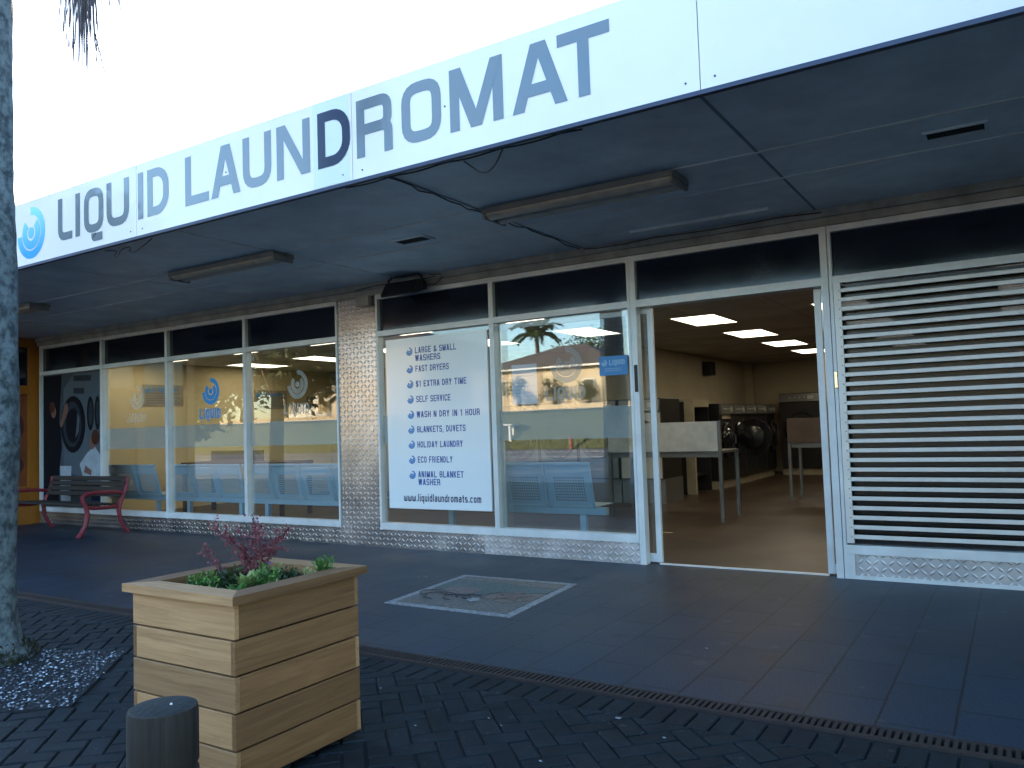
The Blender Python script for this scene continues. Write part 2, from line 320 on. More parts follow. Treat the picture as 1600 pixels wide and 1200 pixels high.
MT['img_mid'] = mat('print_mid', (0.025, 0.03, 0.038), 0.7, 0, 0.5, 5)
MT['img_skin'] = mat('print_skin', (0.16, 0.08, 0.06), 0.7, 0, 0.1, 4)
MT['img_hair'] = mat('print_hair', (0.06, 0.022, 0.012), 0.7, 0, 0.3, 6)
MT['img_denim'] = mat('print_denim', (0.01, 0.014, 0.04), 0.7, 0, 0.2, 6)
for k_ in MT:
    if k_.startswith('img_'): MT[k_].node_tree.nodes['Principled BSDF'].inputs['Specular IOR Level'].default_value = 0.12
MT['house_wall'] = mat('pale_weatherboard', (0.56, 0.45, 0.31), 0.7, 0, 0.08, 1)
MT['house_wall_w'] = mat('white_weatherboard', (0.70, 0.68, 0.62), 0.7, 0, 0.08, 1)
MT['brown_wall'] = mat('brown_brick', (0.42, 0.20, 0.09), 0.8, 0, 0.3, 6)
MT['roof_tile'] = mat('grey_brown_roof', (0.10, 0.075, 0.06), 0.8, 0, 0.2, 3)
MT['pane_dark'] = mat('dark_house_pane', (0.02, 0.025, 0.03), 0.08)
MT['fence'] = mat('pale_timber_fence', (0.52, 0.40, 0.25), 0.75, 0, 0.2, 4)
MT['white_table'] = mat('white_painted_timber', (0.72, 0.71, 0.68), 0.6)
MT['red_post'] = mat('red_post_paint', (0.30, 0.03, 0.03), 0.5)
MT['trunk'] = mat('trunk_bark', (0.12, 0.09, 0.065), 0.9, 0, 0.4, 8, 0.5)
MT['pebble'] = island_mat('shell_gravel', (0.008, 0.010, 0.014), (0.60, 0.64, 0.70), 0.5, power=4.2)
MT['pebble_dark'] = mat('gravel_bed', (0.012, 0.013, 0.016), 0.95, 0, 0.5, 60, 0.8, 120)

add_specks(MT['brick'], 16, .80, (.03, .034, .038), .8); add_specks(MT['brick'], 55, .88, (.06, .066, .072), .7)
add_specks(MT['footpath'], 3.2, .72, (.010, .015, .022), .7); add_specks(MT['footpath'], 7.0, .86, (.05, .06, .075), .6)
def mosaic_mat():
    """tesserae: voronoi cells jittering the colour of each inlaid shape"""
    def mk(name, c):
        m, n, L, b = new_mat(name)
        tc = n.new('ShaderNodeTexCoord'); vo = n.new('ShaderNodeTexVoronoi'); vo.inputs['Scale'].default_value = 55
        L.new(tc.outputs['Object'], vo.inputs['Vector'])
        sp = n.new('ShaderNodeSeparateColor'); L.new(vo.outputs['Color'], sp.inputs[0])
        mr = n.new('ShaderNodeMapRange'); mr.inputs['To Min'].default_value = 0.55; mr.inputs['To Max'].default_value = 1.35; L.new(sp.outputs[0], mr.inputs['Value'])
        vm = n.new('ShaderNodeVectorMath'); vm.operation = 'SCALE'; vm.inputs[0].default_value = c; L.new(mr.outputs[0], vm.inputs['Scale'])
        L.new(vm.outputs[0], b.inputs['Base Color']); b.inputs['Roughness'].default_value = 0.5; return m
    return mk
_mk = mosaic_mat()
MT['mos_border'] = _mk('mosaic_border', (0.24, 0.25, 0.26)); MT['mos_sand'] = _mk('mosaic_sand', (0.10, 0.092, 0.085))
MT['mos_tan'] = _mk('mosaic_tan', (0.125, 0.10, 0.08)); MT['mos_teal'] = _mk('mosaic_teal', (0.045, 0.08, 0.08))
MT['mos_pink'] = _mk('mosaic_pink', (0.13, 0.085, 0.082)); MT['mos_red'] = _mk('mosaic_red', (0.125, 0.07, 0.066))
MT['mos_dark'] = _mk('mosaic_dark', (0.045, 0.045, 0.05)); MT['mos_white'] = _mk('mosaic_white', (0.26, 0.27, 0.28))

# ------------------------------------------------------------------ object helpers
ORG = {}
def thing(name, label, cat, loc=(0, 0, 0), group=None, rz=0.0):
    o = bpy.data.objects.new(name, None); COL.objects.link(o); o.empty_display_size = 0.2
    o.location = loc; o.rotation_euler = (0, 0, rz); o['label'] = label; o['category'] = cat
    if group: o['group'] = group
    ORG[o.name] = Vector(loc); return o
def tag(o, label=None, cat=None, group=None, kind=None):
    if label: o['label'] = label
    if cat: o['category'] = cat
    if group: o['group'] = group
    if kind: o['kind'] = kind
    return o

def smooth(pts, k=5):
    P = [Vector(p) for p in pts]; out = []
    for i in range(len(P)-1):
        a, b, c, d = P[max(i-1, 0)], P[i], P[i+1], P[min(i+2, len(P)-1)]
        for j in range(k):
            t = j/k; out.append(.5*((2*b)+(c-a)*t+(2*a-5*b+4*c-d)*t*t+(3*b-a-3*c+d)*t**3))
    return out+[P[-1]]
class MB:
    def __init__(s): s.bm = bmesh.new()
    def box(s, x0, x1, y0, y1, z0, z1, bev=0.0):
        r = bmesh.ops.create_cube(s.bm, size=1.0)
        for v in r['verts']:
            v.co = Vector((x0+(v.co.x+.5)*(x1-x0), y0+(v.co.y+.5)*(y1-y0), z0+(v.co.z+.5)*(z1-z0)))
        if bev:
            es = {e for v in r['verts'] for e in v.link_edges}
            bmesh.ops.bevel(s.bm, geom=list(es), offset=bev, segments=2, affect='EDGES', profile=0.5)
        return s
    def obox(s, c, sx, sy, sz, rot):
        r = bmesh.ops.create_cube(s.bm, size=1.0)
        for v in r['verts']: v.co = Vector(c) + rot @ Vector((v.co.x*sx, v.co.y*sy, v.co.z*sz))
        return s
    def tube(s, pts, rad, seg=8, cap=True, flat=None):
        pts = [Vector(p) for p in pts]; n = len(pts); rings = []
        rads = rad if isinstance(rad, (list, tuple)) else [rad]*n
        ref = None
        for i, p in enumerate(pts):
            t = (pts[min(i+1, n-1)]-pts[max(i-1, 0)]).normalized()
            a = ref if ref is not None else (Vector((0, 0, 1)) if abs(t.z) < 0.9 else Vector((1, 0, 0)))
            u = (a - t*a.dot(t)).normalized(); v = t.cross(u); ref = u
            fu, fv = (flat or (1, 1))
            rings.append([s.bm.verts.new(p + (u*math.cos(2*math.pi*k/seg)*fu + v*math.sin(2*math.pi*k/seg)*fv)*rads[i]) for k in range(seg)])
        for i in range(n-1):
            for k in range(seg):
                s.bm.faces.new((rings[i][k], rings[i][(k+1) % seg], rings[i+1][(k+1) % seg], rings[i+1][k]))
        if cap:
            s.bm.faces.new(rings[0][::-1]); s.bm.faces.new(rings[-1])
        return s
    def lathe(s, prof, c=(0, 0, 0), seg=24, axis='z'):
        rings = []
        for r_, h in prof:
            ring = []
            for k in range(seg):
                a = 2*math.pi*k/seg; x, y = r_*math.cos(a), r_*math.sin(a)
                p = (x, y, h) if axis == 'z' else ((x, h, y) if axis == 'y' else (h, x, y))
                ring.append(s.bm.verts.new(Vector(c)+Vector(p)))
            rings.append(ring)
        for i in range(len(rings)-1):
            for k in range(seg):
                s.bm.faces.new((rings[i][k], rings[i][(k+1) % seg], rings[i+1][(k+1) % seg], rings[i+1][k]))
        s.bm.faces.new(rings[0][::-1]); s.bm.faces.new(rings[-1]); return s
    def poly(s, pts):
        s.bm.faces.new([s.bm.verts.new(Vector(p)) for p in pts]); return s
    def prism(s, pts2, fn, d):
        """pts2 outline, fn maps (a, b, depth) to a point"""
        A = [s.bm.verts.new(Vector(fn(a, b, 0))) for a, b in pts2]; B = [s.bm.verts.new(Vector(fn(a, b, d))) for a, b in pts2]
        s.bm.faces.new(A[::-1]); s.bm.faces.new(B)
        for i in range(len(A)): s.bm.faces.new((A[i], A[(i+1) % len(A)], B[(i+1) % len(A)], B[i]))
        return s
    def build(s, name, m, parent=None, smooth=False, fix=True):
        if fix: bmesh.ops.recalc_face_normals(s.bm, faces=s.bm.faces[:])
        me = bpy.data.meshes.new(name)
        if parent is not None:
            off = ORG[parent.name]
            for v in s.bm.verts: v.co -= off
        if smooth:
            for f in s.bm.faces: f.smooth = True
        s.bm.to_mesh(me); s.bm.free()
        me.materials.append(m if not isinstance(m, str) else MT[m])
        o = bpy.data.objects.new(name, me); COL.objects.link(o)
        if smooth:
            try: me.set_sharp_from_angle(angle=R(40))
            except Exception: pass
        if parent is not None: o.parent = parent; ORG[o.name] = ORG[parent.name]
        else: ORG[o.name] = Vector((0, 0, 0))
        return o
def box(name, m, parent, *a, **k): return MB().box(*a, **k).build(name, m, parent)
def copy_tree(o, parent=None):
    c = o.copy(); COL.objects.link(c)
    if parent is not None: c.parent = parent
    for ch in o.children: copy_tree(ch, c)
    return c

# ------------------------------------------------------------------ stroke lettering (squarish grotesque)
def round_path(pts, r, closed):
    out = []; n = len(pts)
    for i, p in enumerate(pts):
        p = Vector(p)
        if (not closed and i in (0, n-1)) or r <= 0: out.append(p); continue
        a = Vector(pts[i-1]); b = Vector(pts[(i+1) % n])
        da, db = (a-p), (b-p); rr = min(r, da.length*0.499, db.length*0.499)
        p0 = p+da.normalized()*rr; p1 = p+db.normalized()*rr
        for k in range(6):
            t = k/5; out.append((1-t)**2*p0 + 2*t*(1-t)*p + t*t*p1)
    return out
def ribbon(pts, t, closed):
    n = len(pts); L_, R_ = [], []
    for i in range(n):
        p = pts[i]
        a = pts[i-1] if (closed or i > 0) else None; b = pts[(i+1) % n] if (closed or i < n-1) else None
        d1 = (p-a).normalized() if a is not None and (p-a).length > 1e-7 else None
        d2 = (b-p).normalized() if b is not None and (b-p).length > 1e-7 else None
        d1 = d1 if d1 is not None else d2; d2 = d2 if d2 is not None else d1
        n1 = Vector((-d1.y, d1.x)); n2 = Vector((-d2.y, d2.x)); m = (n1+n2)
        m = m.normalized() if m.length > 1e-6 else n1
        k = 1/max(0.5, m.dot(n1)); L_.append(p+m*t/2*k); R_.append(p-m*t/2*k)
    q = []
    for i in range(n if closed else n-1):
        j = (i+1) % n; q.append((L_[i], L_[j], R_[j], R_[i]))
    return q
def glyph(ch, w, t, rnd=0.16):
    h = t/2; l, r, b, T, m, c = h, w-h, h, 1-h, 0.5, w/2
    S = []
    P = lambda pts, rd=rnd, cl=False: S.append(('p', pts, rd, cl))
    D = lambda x0, y0, x1, y1: S.append(('d', (x0, y0), (x1, y1)))
    th = t*1.12
    if ch in 'O0': P([(l, b), (r, b), (r, T), (l, T)], rnd*1.5, True)
    elif ch == 'Q': P([(l, b), (r, b), (r, T), (l, T)], rnd*1.5, True); P([(c, -.02), (c, -.12), (r+h*.6, -.12)], 0.1)
    elif ch == 'D': P([(l, b), (r, b), (r, T), (l, T)], 0, True) if False else S.append(('D', l, r, b, T, rnd*2.0))
    elif ch == 'L': P([(l, 1), (l, b), (w, b)], 0)
    elif ch == 'l_': P([(l, 1), (l, b), (w, b)], 0.2)
    elif ch == 'I': P([(c, 0), (c, 1)], 0)
    elif ch == 'U': P([(l, 1), (l, b), (r, b), (r, 1)], rnd*1.6)
    elif ch == 'A': D(th/2, 0, c-th*.12, 1); D(w-th/2, 0, c+th*.12, 1); P([(w*.2, .3), (w*.8, .3)], 0)
    elif ch == 'N': P([(l, 0), (l, 1)], 0); P([(r, 0), (r, 1)], 0); D(th*.6, 1, w-th*.6, 0)
    elif ch == 'M': P([(l, 0), (l, 1)], 0); P([(r, 0), (r, 1)], 0); D(th*.55, 1, c, 0); D(w-th*.55, 1, c, 0)
    elif ch == 'R': P([(l, 0), (l, T), (r, T), (r, .46), (l, .46)], rnd) if False else (P([(l, 0), (l, T+.0001)], 0), P([(0, T), (r-.01, T), (r-.01, .47), (0.02, .47)], rnd), P([(c*.9, .47), (r, .47), (r, 0)], rnd*.8))
    elif ch == 'T': P([(0, T), (w, T)], 0); P([(c, 0), (c, 1-t)], 0)
    elif ch == 'E': P([(w, T), (l, T), (l, b), (w, b)], 0); P([(l, m), (w*.92, m)], 0)
    elif ch == 'F': P([(w, T), (l, T), (l, 0)], 0); P([(l, m), (w*.9, m)], 0)
    elif ch == 'H': P([(l, 0), (l, 1)], 0); P([(r, 0), (r, 1)], 0); P([(l, m), (r, m)], 0)
    elif ch == 'K': P([(l, 0), (l, 1)], 0); D(w-th/2, 1, l+h, .45); D(w-th/2, 0, l+th, .55)
    elif ch == 'B': P([(l, b), (r, b), (r, .5), (r, T), (l, T)], rnd, True); P([(l, m), (r, m)], 0)
    elif ch == 'P': P([(l, 0), (l, 1)], 0); P([(0, T), (r, T), (r, .45), (0.02, .45)], rnd)
    elif ch == 'G': P([(r, T*.8), (r, T), (l, T), (l, b), (r, b), (r, .48), (c, .48)], rnd)
    elif ch == 'C': P([(r, .72), (r, T), (l, T), (l, b), (r, b), (r, .28)], rnd)
    elif ch == 'S': P([(r, .74), (r, T), (l, T), (l, m), (r, m), (r, b), (l, b), (l, .26)], rnd*.8)
    elif ch == 'V': D(th/2, 1, c, 0); D(w-th/2, 1, c, 0)
    elif ch == 'W': D(th/2, 1, w*.28, 0); D(c, 1, w*.28, 0); D(c, 1, w*.72, 0); D(w-th/2, 1, w*.72, 0)
    elif ch == 'X': D(th/2, 1, w-th/2, 0); D(th/2, 0, w-th/2, 1)
    elif ch == 'Y': D(th/2, 1, c, .42); D(w-th/2, 1, c, .42); P([(c, 0), (c, .46)], 0)
    elif ch == '$': P([(r, .74), (r, T*.92), (l, T*.92), (l, m), (r, m), (r, b*1.8), (l, b*1.8), (l, .26)], rnd*.8); P([(c, -.08), (c, 1.08)], 0)
    elif ch == '1': P([(c+.06, 0), (c+.06, T), (c-.16, T-.16)], 0)
    elif ch == '&': P([(w, b), (w*.55, .35), (l+.04, .66), (l+.08, T), (r-.1, T), (r-.1, .68), (l, .32), (l, b), (r-.06, b), (w, .42)], .1)
    elif ch == ',': P([(c, .1), (c-.06, -.14)], 0)
    elif ch == '.': P([(c, 0), (c, t*1.1)], 0)
    # lower case, x-height 0.72
    elif ch == 'w': P([(l, .72), (l, b), (c, b), (c, .6)], .1); P([(c, b), (r, b), (r, .72)], .1)
    elif ch == 'l': P([(c, 0), (c, 1)], 0)
    elif ch == 'i': P([(c, 0), (c, .72)], 0); P([(c, .86), (c, 1)], 0)
    elif ch == 'u': P([(l, .72), (l, b), (r, b)], .14); P([(r, 0), (r, .72)], 0)
    elif ch == 'n': P([(l, 0), (l, .72)], 0); P([(l, .72-h), (r, .72-h), (r, 0)], .14)
    elif ch == 'm': P([(l, 0), (l, .72)], 0); P([(l, .72-h), (r, .72-h), (r, 0)], .14); P([(c, 0), (c, .7)], 0)
    elif ch == 'r': P([(l, 0), (l, .72)], 0); P([(l, .72-h), (r, .72-h)], 0)
    elif ch == 'o': P([(l, b), (r, b), (r, .72-h), (l, .72-h)], .15, True)
    elif ch == 'q': P([(l, b), (r, b), (r, .72-h), (l, .72-h)], .12, True); P([(r, -.28), (r, .7)], 0)
    elif ch == 'd': P([(l, b), (r, b), (r, .72-h), (l, .72-h)], .12, True); P([(r, 0), (r, 1)], 0)
    elif ch == 'a': P([(l, .72-h), (r, .72-h), (r, b), (l, b), (l, .4), (r, .4)], .1)
    elif ch == 't': P([(c, .95), (c, b), (w, b)], .12); P([(0, .72-h), (w, .72-h)], 0)
    elif ch == 's': P([(r, .72-h), (l, .72-h), (l, .36), (r, .36), (r, b), (l, b)], .08)
    elif ch == 'c': P([(r, .72-h), (l, .72-h), (l, b), (r, b)], .15)
    return S
def glyph_quads(ch, w, t, rnd=0.16):
    q = []
    for k, s in enumerate(glyph(ch, w, t, rnd)):
        if s[0] == 'p':
            q.append(ribbon([Vector(p) for p in round_path([Vector((*p,)) for p in s[1]], s[2], s[3])], t, s[3]))
        elif s[0] == 'd':
            (x0, y0), (x1, y1) = s[1], s[2]; hw = t*1.12/2
            q.append([(Vector((x0-hw, y0)), Vector((x0+hw, y0)), Vector((x1+hw, y1)), Vector((x1-hw, y1)))])
        elif s[0] == 'D':
            _, l, r, b, T, rd = s
            pts = [Vector((l, b))]
            for (cx, cy), nxt in (((r, b), 0), ((r, T), 1)):
                for k2 in range(7):
                    a = (-90 + 90*nxt + 90*k2/6); pts.append(Vector((r-rd+rd*math.cos(R(a)), (b+rd if nxt == 0 else T-rd)+rd*math.sin(R(a)))))
            pts.append(Vector((l, T))); q.append(ribbon(pts, t, True))
    return q
def put_glyph(mb, ch, fn, w, t, height, width_abs=None, rnd=0.16, lift=0.0004):
    """fn(a, b, lift) -> point; a in metres across, b in metres up"""
    sx = height if width_abs is None else width_abs/w
    for k, quads in enumerate(glyph_quads(ch, w, t, rnd)):
        for qd in quads:
            mb.bm.faces.new([mb.bm.verts.new(Vector(fn(v.x*sx, v.y*height, k*lift))) for v in qd])
NARROW = {'I': .22, '1': .42, ' ': .3, ',': .2, '.': .2, 'l': .2, 'i': .2, 't': .36, 'r': .36, 'm': .72, 'w': .72, 'M': .66, 'W': .74}
def put_text(mb, s, fn, height, t=0.13, w=0.5, gap=0.11, fit=None):
    ws = [NARROW.get(c, w) for c in s]; tot = (sum(ws)+gap*(len(s)-1))*height
    k = 1.0 if fit is None else fit/tot; x = 0
    for c, cw in zip(s, ws):
        if c != ' ': put_glyph(mb, c, (lambda a, b, lf, x=x: fn((x+a)*k, b, lf)), cw, t, height)
        x += (cw+gap)*height
    return mb
def put_logo(mb, fn, rad, lift=0.0004, seg=40):
    """ring open at the upper left, an inner cup with a notch, a small centre ring"""
    def arc(r0, r1, a0, a1, lf, n=seg):
        for i in range(n):
            p, q = R(a0+(a1-a0)*i/n), R(a0+(a1-a0)*(i+1)/n)
            mb.bm.faces.new([mb.bm.verts.new(Vector(fn(r_*math.cos(a), r_*math.sin(a), lf))) for r_, a in ((r0, p), (r1, p), (r1, q), (r0, q))])
    arc(rad*.69, rad, 92, -176, 0)
    arc(rad*.30, rad*.64, 48, -228, 0)
    arc(0.0001, rad*.22, 0, 360, 0, 18)
def onY(x, z, y): return lambda a, b, lf: (x+a, y-lf, z+b)

# ================================================================== GROUND
def struct(name, mb, m): return tag(mb.build(name, m), kind='structure')
g = MB(); g.box(-450, 450, -450, 450, -0.30, -0.14); struct('ground', g, 'earth')
g = MB(); g.box(-45, 25, -3.36, 0.055, -0.13, 0.0); struct('footpath', g, 'footpath')
g = MB(); g.box(-45, 25, -9.4, -3.49, -0.13, -0.012); struct('paving_bed', g, 'mortar')
g = MB(); g.box(-45, 25, -9.56, -9.402, -0.13, 0.005, bev=0.015); struct('kerb', g, 'kerb')
g = MB(); g.box(-150, 150, -35.5, -9.562, -0.135, -0.11); struct('road', g, 'asphalt')
g = MB()
for k in range(-12, 13): g.box(k*8-1.5, k*8+1.5, -16.9, -16.78, -0.108, -0.104)
g.box(-150, 150, -31.3, -31.15, -0.108, -0.104); g.box(-150, 150, -25.1, -25.0, -0.108, -0.104); struct('road_markings', g, 'paint')

# herringbone pavers (45 degrees) with a soldier course along the drain
def paver(mb, cx, cy, ax, ay, lx=0.1, ly=0.05, tilt=0.0, z=0.0):
    c = Vector((cx, cy, z)); ux = Vector((ax, ay, 0)); uy = Vector((-ay, ax, 0)); gpx = 0.004; ch = 0.006
    def pt(sx, sy, ins, zz): return c + ux*(sx*(lx-gpx-ins)) + uy*(sy*(ly-gpx-ins)) + Vector((0, 0, zz+tilt*sx*0.004))
    cor = ((-1, -1), (1, -1), (1, 1), (-1, 1))
    A = [mb.bm.verts.new(pt(*s, 0, -0.03)) for s in cor]; B = [mb.bm.verts.new(pt(*s, 0, -ch)) for s in cor]; C_ = [mb.bm.verts.new(pt(*s, ch, 0)) for s in cor]
    for i in range(4):
        j = (i+1) % 4
        mb.bm.faces.new((A[i], A[j], B[j], B[i])); mb.bm.faces.new((B[i], B[j], C_[j], C_[i]))
    mb.bm.faces.new(C_)
GRAVEL = [(-4.86, -4.15), (-4.15, -4.89), (-4.45, -5.14), (-5.1, -5.75), (-5.9, -5.6), (-6.4, -5.1), (-6.2, -4.6), (-5.45, -4.36)]
def inside(p, poly):
    x, y = p; c = False; n = len(poly)
    for i in range(n):
        x1, y1 = poly[i]; x2, y2 = poly[(i+1) % n]
        if (y1 > y) != (y2 > y) and x < (x2-x1)*(y-y1)/(y2-y1)+x1: c = not c
    return c
pv = MB(); rnd = random.Random(3)
a45 = math.sqrt(.5)
U = 0.1
for i in range(-150, 151):
    for j in range(-150, 151):
        # herringbone: cell pattern of 2x1 bricks, period 4
        k = (i - j) % 4
        if k == 0: cx, cy, hor = i+1.0, j+0.5, True
        elif k == 2 and False: continue
        elif k == 3: cx, cy, hor = i+0.5, j+1.0, False
        else: continue
        X = (cx*U)*a45 - (cy*U)*a45 - 2.0; Y = (cx*U)*a45 + (cy*U)*a45 - 6.0
        if not (-8.6 < X < 2.4 and -9.3 < Y < -3.66): continue
        if inside((X, Y), GRAVEL): continue
        ax, ay = (a45, a45) if hor else (-a45, a45)
        paver(pv, X, Y, ax, ay, tilt=rnd.uniform(-1, 1), z=rnd.uniform(-0.002, 0.002))
geo = pv.bm.verts[:]+pv.bm.edges[:]+pv.bm.faces[:]
bmesh.ops.bisect_plane(pv.bm, geom=geo, plane_co=(0, -3.735, 0), plane_no=(0, 1, 0), clear_outer=True)
for k in range(-76, 24): paver(pv, k*0.106, -3.63, 0, 1, 0.1, 0.053, z=rnd.uniform(-0.002, 0.001))
struct('brick_paving', pv, 'brick')

# channel drain
dr = thing('channel_drain', 'narrow rusty brown slotted drain grate running between the tiles and the brick pavers', 'drain', (-3.5, -3.425, 0))
box('rail', 'rust', dr, -12, 4, -3.492, -3.472, -0.06, 0.003); box('rail', 'rust', dr, -12, 4, -3.378, -3.358, -0.06, 0.003)
m = MB()
for k in range(0, 520): m.box(-12+k*0.0308, -12+k*0.0308+0.0175, -3.4715, -3.3785, -0.02, 0.0015)
m.build('grate', 'rust', dr)
m = MB(); m.box(-12, 4, -3.47, -3.38, -0.11, -0.06); m.build('channel_bottom', 'dark', dr)

# mosaic inlaid in the footpath
mo = thing('mosaic', 'worn square sea life mosaic with a pale border set into the dark footpath', 'mosaic', (-3.75, -1.75, 0))
def flat(mb, pts, z, n=1): mb.poly([(x, y, z) for x, y in pts])
c0 = [(-4.30, -2.36), (-3.12, -2.37), (-3.25, -1.13), (-4.40, -1.14)]
c0 = [(-4.28, -2.36), (-3.11, -2.36), (-3.22, -1.12), (-4.38, -1.14)]
def lerp2(u, v):
    a = Vector(c0[0]).lerp(Vector(c0[1]), u); b = Vector(c0[3]).lerp(Vector(c0[2]), u); p = a.lerp(b, v); return (p.x, p.y)
m = MB(); m.prism([lerp2(u, v) for u, v in ((0, 0), (1, 0), (1, 1), (0, 1))], lambda a, b, d: (a, b, -0.02+d), 0.024); m.build('border', 'mos_border', mo)
def mosaic_part(name, mt, uv, z):
    q = MB(); q.prism([lerp2(u, v) for u, v in uv], lambda a, b, d: (a, b, z-0.001+d), 0.0016); return q.build(name, mt, mo)
mosaic_part('sand_field', 'mos_sand', [(.06, .06), (.94, .06), (.94, .94), (.06, .94)], 0.0052)
mosaic_part('tan_field', 'mos_tan', [(.55, .45), (.62, .34), (.78, .30), (.94, .42), (.94, .70), (.7, .62)], 0.0072)
mosaic_part('tan_field', 'mos_tan', [(.06, .80), (.94, .78), (.94, .94), (.06, .94)], 0.0073)
mosaic_part('water', 'mos_teal', [(.06, .52), (.2, .48), (.34, .50), (.42, .42), (.55, .44), (.6, .54), (.75, .56), (.94, .62), (.94, .74), (.5, .82), (.06, .84)], 0.0094)
mosaic_part('shell', 'mos_pink', [(.16, .42), (.26, .36), (.40, .38), (.46, .48), (.44, .58), (.30, .60), (.18, .54)], 0.0116)
def starfish(cu, cv, r):
    return [(cu+(r if k % 2 == 0 else r*.38)*math.cos(math.pi*k/5+.3), cv+(r if k % 2 == 0 else r*.38)*math.sin(math.pi*k/5+.3)) for k in range(10)]
mosaic_part('starfish', 'mos_red', starfish(.75, .47, .15), 0.0116)
q = MB()
for cu, cv, rr in ((.16, .36, .10), (.26, .30, .12), (.40, .30, .10), (.5, .34, .07)):
    pts = [(*lerp2(cu+rr*1.1*math.cos(a), cv+rr*.8*math.sin(a)), 0.0135) for a in [2*math.pi*k/16 for k in range(13)]]
    q.tube(pts, 0.0035, 5)
q.build('outline', 'mos_dark', mo)
mosaic_part('small_shell', 'mos_white', [(.50, .26), (.56, .23), (.60, .28), (.56, .34), (.51, .32)], 0.0116)

# ================================================================== SHOP BUILDING
bd = thing('laundromat', 'single storey laundromat with white lettered fascia, dark canopy and aluminium shopfront', 'building', (-6, 0, 0))
# floor is setting
g = MB(); g.box(-13.6, 6, 0.056, 13.2, -0.1, 0.003); struct('floor', g, 'floor')
box('threshold_strip', 'bright_alu', bd, -2.94, -1.42, 0.02, 0.055, 0.0, 0.012)
# shell and interior
m = MB(); m.box(-13.9, 6.3, 0.22, 13.6, 2.97, 5.25); m.box(-13.9, 6.3, -0.02, 0.219, 3.15, 5.25); m.build('roof', 'wall_ext', bd)
m = MB(); m.box(-13.62, 6.02, 0.09, 13.22, 2.75, 2.85); m.build('ceiling', 'ceil', bd)
for a in ((-13.88, -13.6, 0.06, 13.5, 0, 2.96), (-13.599, -5.75, 6.4, 6.6, 0, 2.749), (-5.95, -5.75, 6.601, 13.2, 0, 2.749), (-5.749, 5.999, 13.2, 13.45, 0, 2.749), (6.0, 6.28, 0.06, 13.5, 0, 2.96)): box('interior_wall', 'wall_yellow_lit' if a[1] < -10 else 'wall_cream', bd, *a)
m = MB(); m.box(-5.9, -5.55, 12.95, 13.19, 0.0, 2.748); m.build('corner_pier', 'wall_cream', bd)
# canopy
m = MB(); m.box(-20, 6.5, -3.06, -0.021, 3.1, 3.2); m.build('soffit', 'soffit', bd)
m = MB(); m.box(-20, 6.5, -3.06, -0.021, 3.55, 3.6); m.build('canopy_roof', 'wall_ext', bd)
for y in (-1.9, -1.22): box('soffit_batten', 'batten', bd, -20, 6.5, y-0.014, y+0.014, 3.092, 3.0995)
for x in (-12.1, -8.1, -5.93, 0.9): box('soffit_batten', 'batten', bd, x-0.010, x+0.010, -3.02, -0.12, 3.094, 3.0998)
for x in (-1.35, -3.56): box('soffit_joint', 'joint', bd, x-0.009, x+0.009, -3.03, -0.12, 3.0955, 3.0999)
m = MB(); m.box(-2.9, -1.65, -0.46, -0.38, 3.075, 3.099); m.build('conduit_cover', 'batten', bd)
m = MB(); m.box(-13.9, 6.3, -0.10, -0.0215, 3.03, 3.099); m.box(-13.9, 6.3, -0.07, 0.05, 2.962, 3.029); m.build('head_trim', 'trim', bd)
m = MB(); m.box(-20, 6.5, -3.10, -3.062, 3.072, 3.096); m.build('drip_edge', 'fascia_edge', bd)
FY = -3.1
LT = 0.185
def letter(panel, ch, x0, x1, z0=3.235, z1=3.64, mt='letter', w=None, t=LT, rnd_=0.16, y=FY):
    h = z1-z0; wd = x1-x0; ratio = wd/h
    q = MB(); put_glyph(q, ch, onY(x0, z0, y-0.0025), ratio, t, h, rnd=rnd_)
    o = q.build('letter', mt, panel); return o
def fascia(x0, x1, letters=(), mt='fascia'):
    p = box('fascia_panel', mt, bd, x0+0.003, x1-0.003, FY, FY+0.038, 3.0965, 3.725)
    for a in letters: letter(p, *a)
    return p
fascia(-20, -9.4); 
pl = fascia(-9.4, -6.335, [('l_', -7.58, -7.335), ('I', -7.30, -7.19), ('Q', -7.14, -6.83), ('U', -6.78, -6.44)])
pm = fascia(-6.335, -3.81, [('I', -6.32, -6.225), ('D', -6.175, -5.88), ('L', -5.66, -5.36), ('A', -5.33, -4.98), ('U', -4.95, -4.63), ('N', -4.57, -4.22)])
pr = fascia(-3.81, -1.32, [('R', -3.765, -3.44), ('O', -3.36, -3.03), ('M', -2.96, -2.555), ('A', -2.49, -2.11), ('T', -2.17, -1.83)])
fascia(-1.32, 6.5)
pp = box('fascia_patch', 'fascia_patch', bd, -4.19, -3.84, FY-0.002, FY-0.0002, 3.10, 3.72)
dk = letter(pp, 'D', -4.14, -3.825, mt='letter_dark', y=FY-0.002); tag(dk, 'darker navy letter D on a newer patch')
q = MB(); put_logo(q, onY(-8.065, 3.40, FY-0.0025), 0.255); q.build('logo', 'logo', pl)
for x in (-6.42, -6.25, -3.9, -3.72, -1.40, -1.24, -5.15, -7.22, -3.0):
    MB().lathe([(0.006, 0), (0.006, -0.004)], (x, FY, 3.15 if x not in (-5.15, -7.22, -3.0) else 3.42), 8, 'y').build('screw_head', 'fascia_edge', bd)

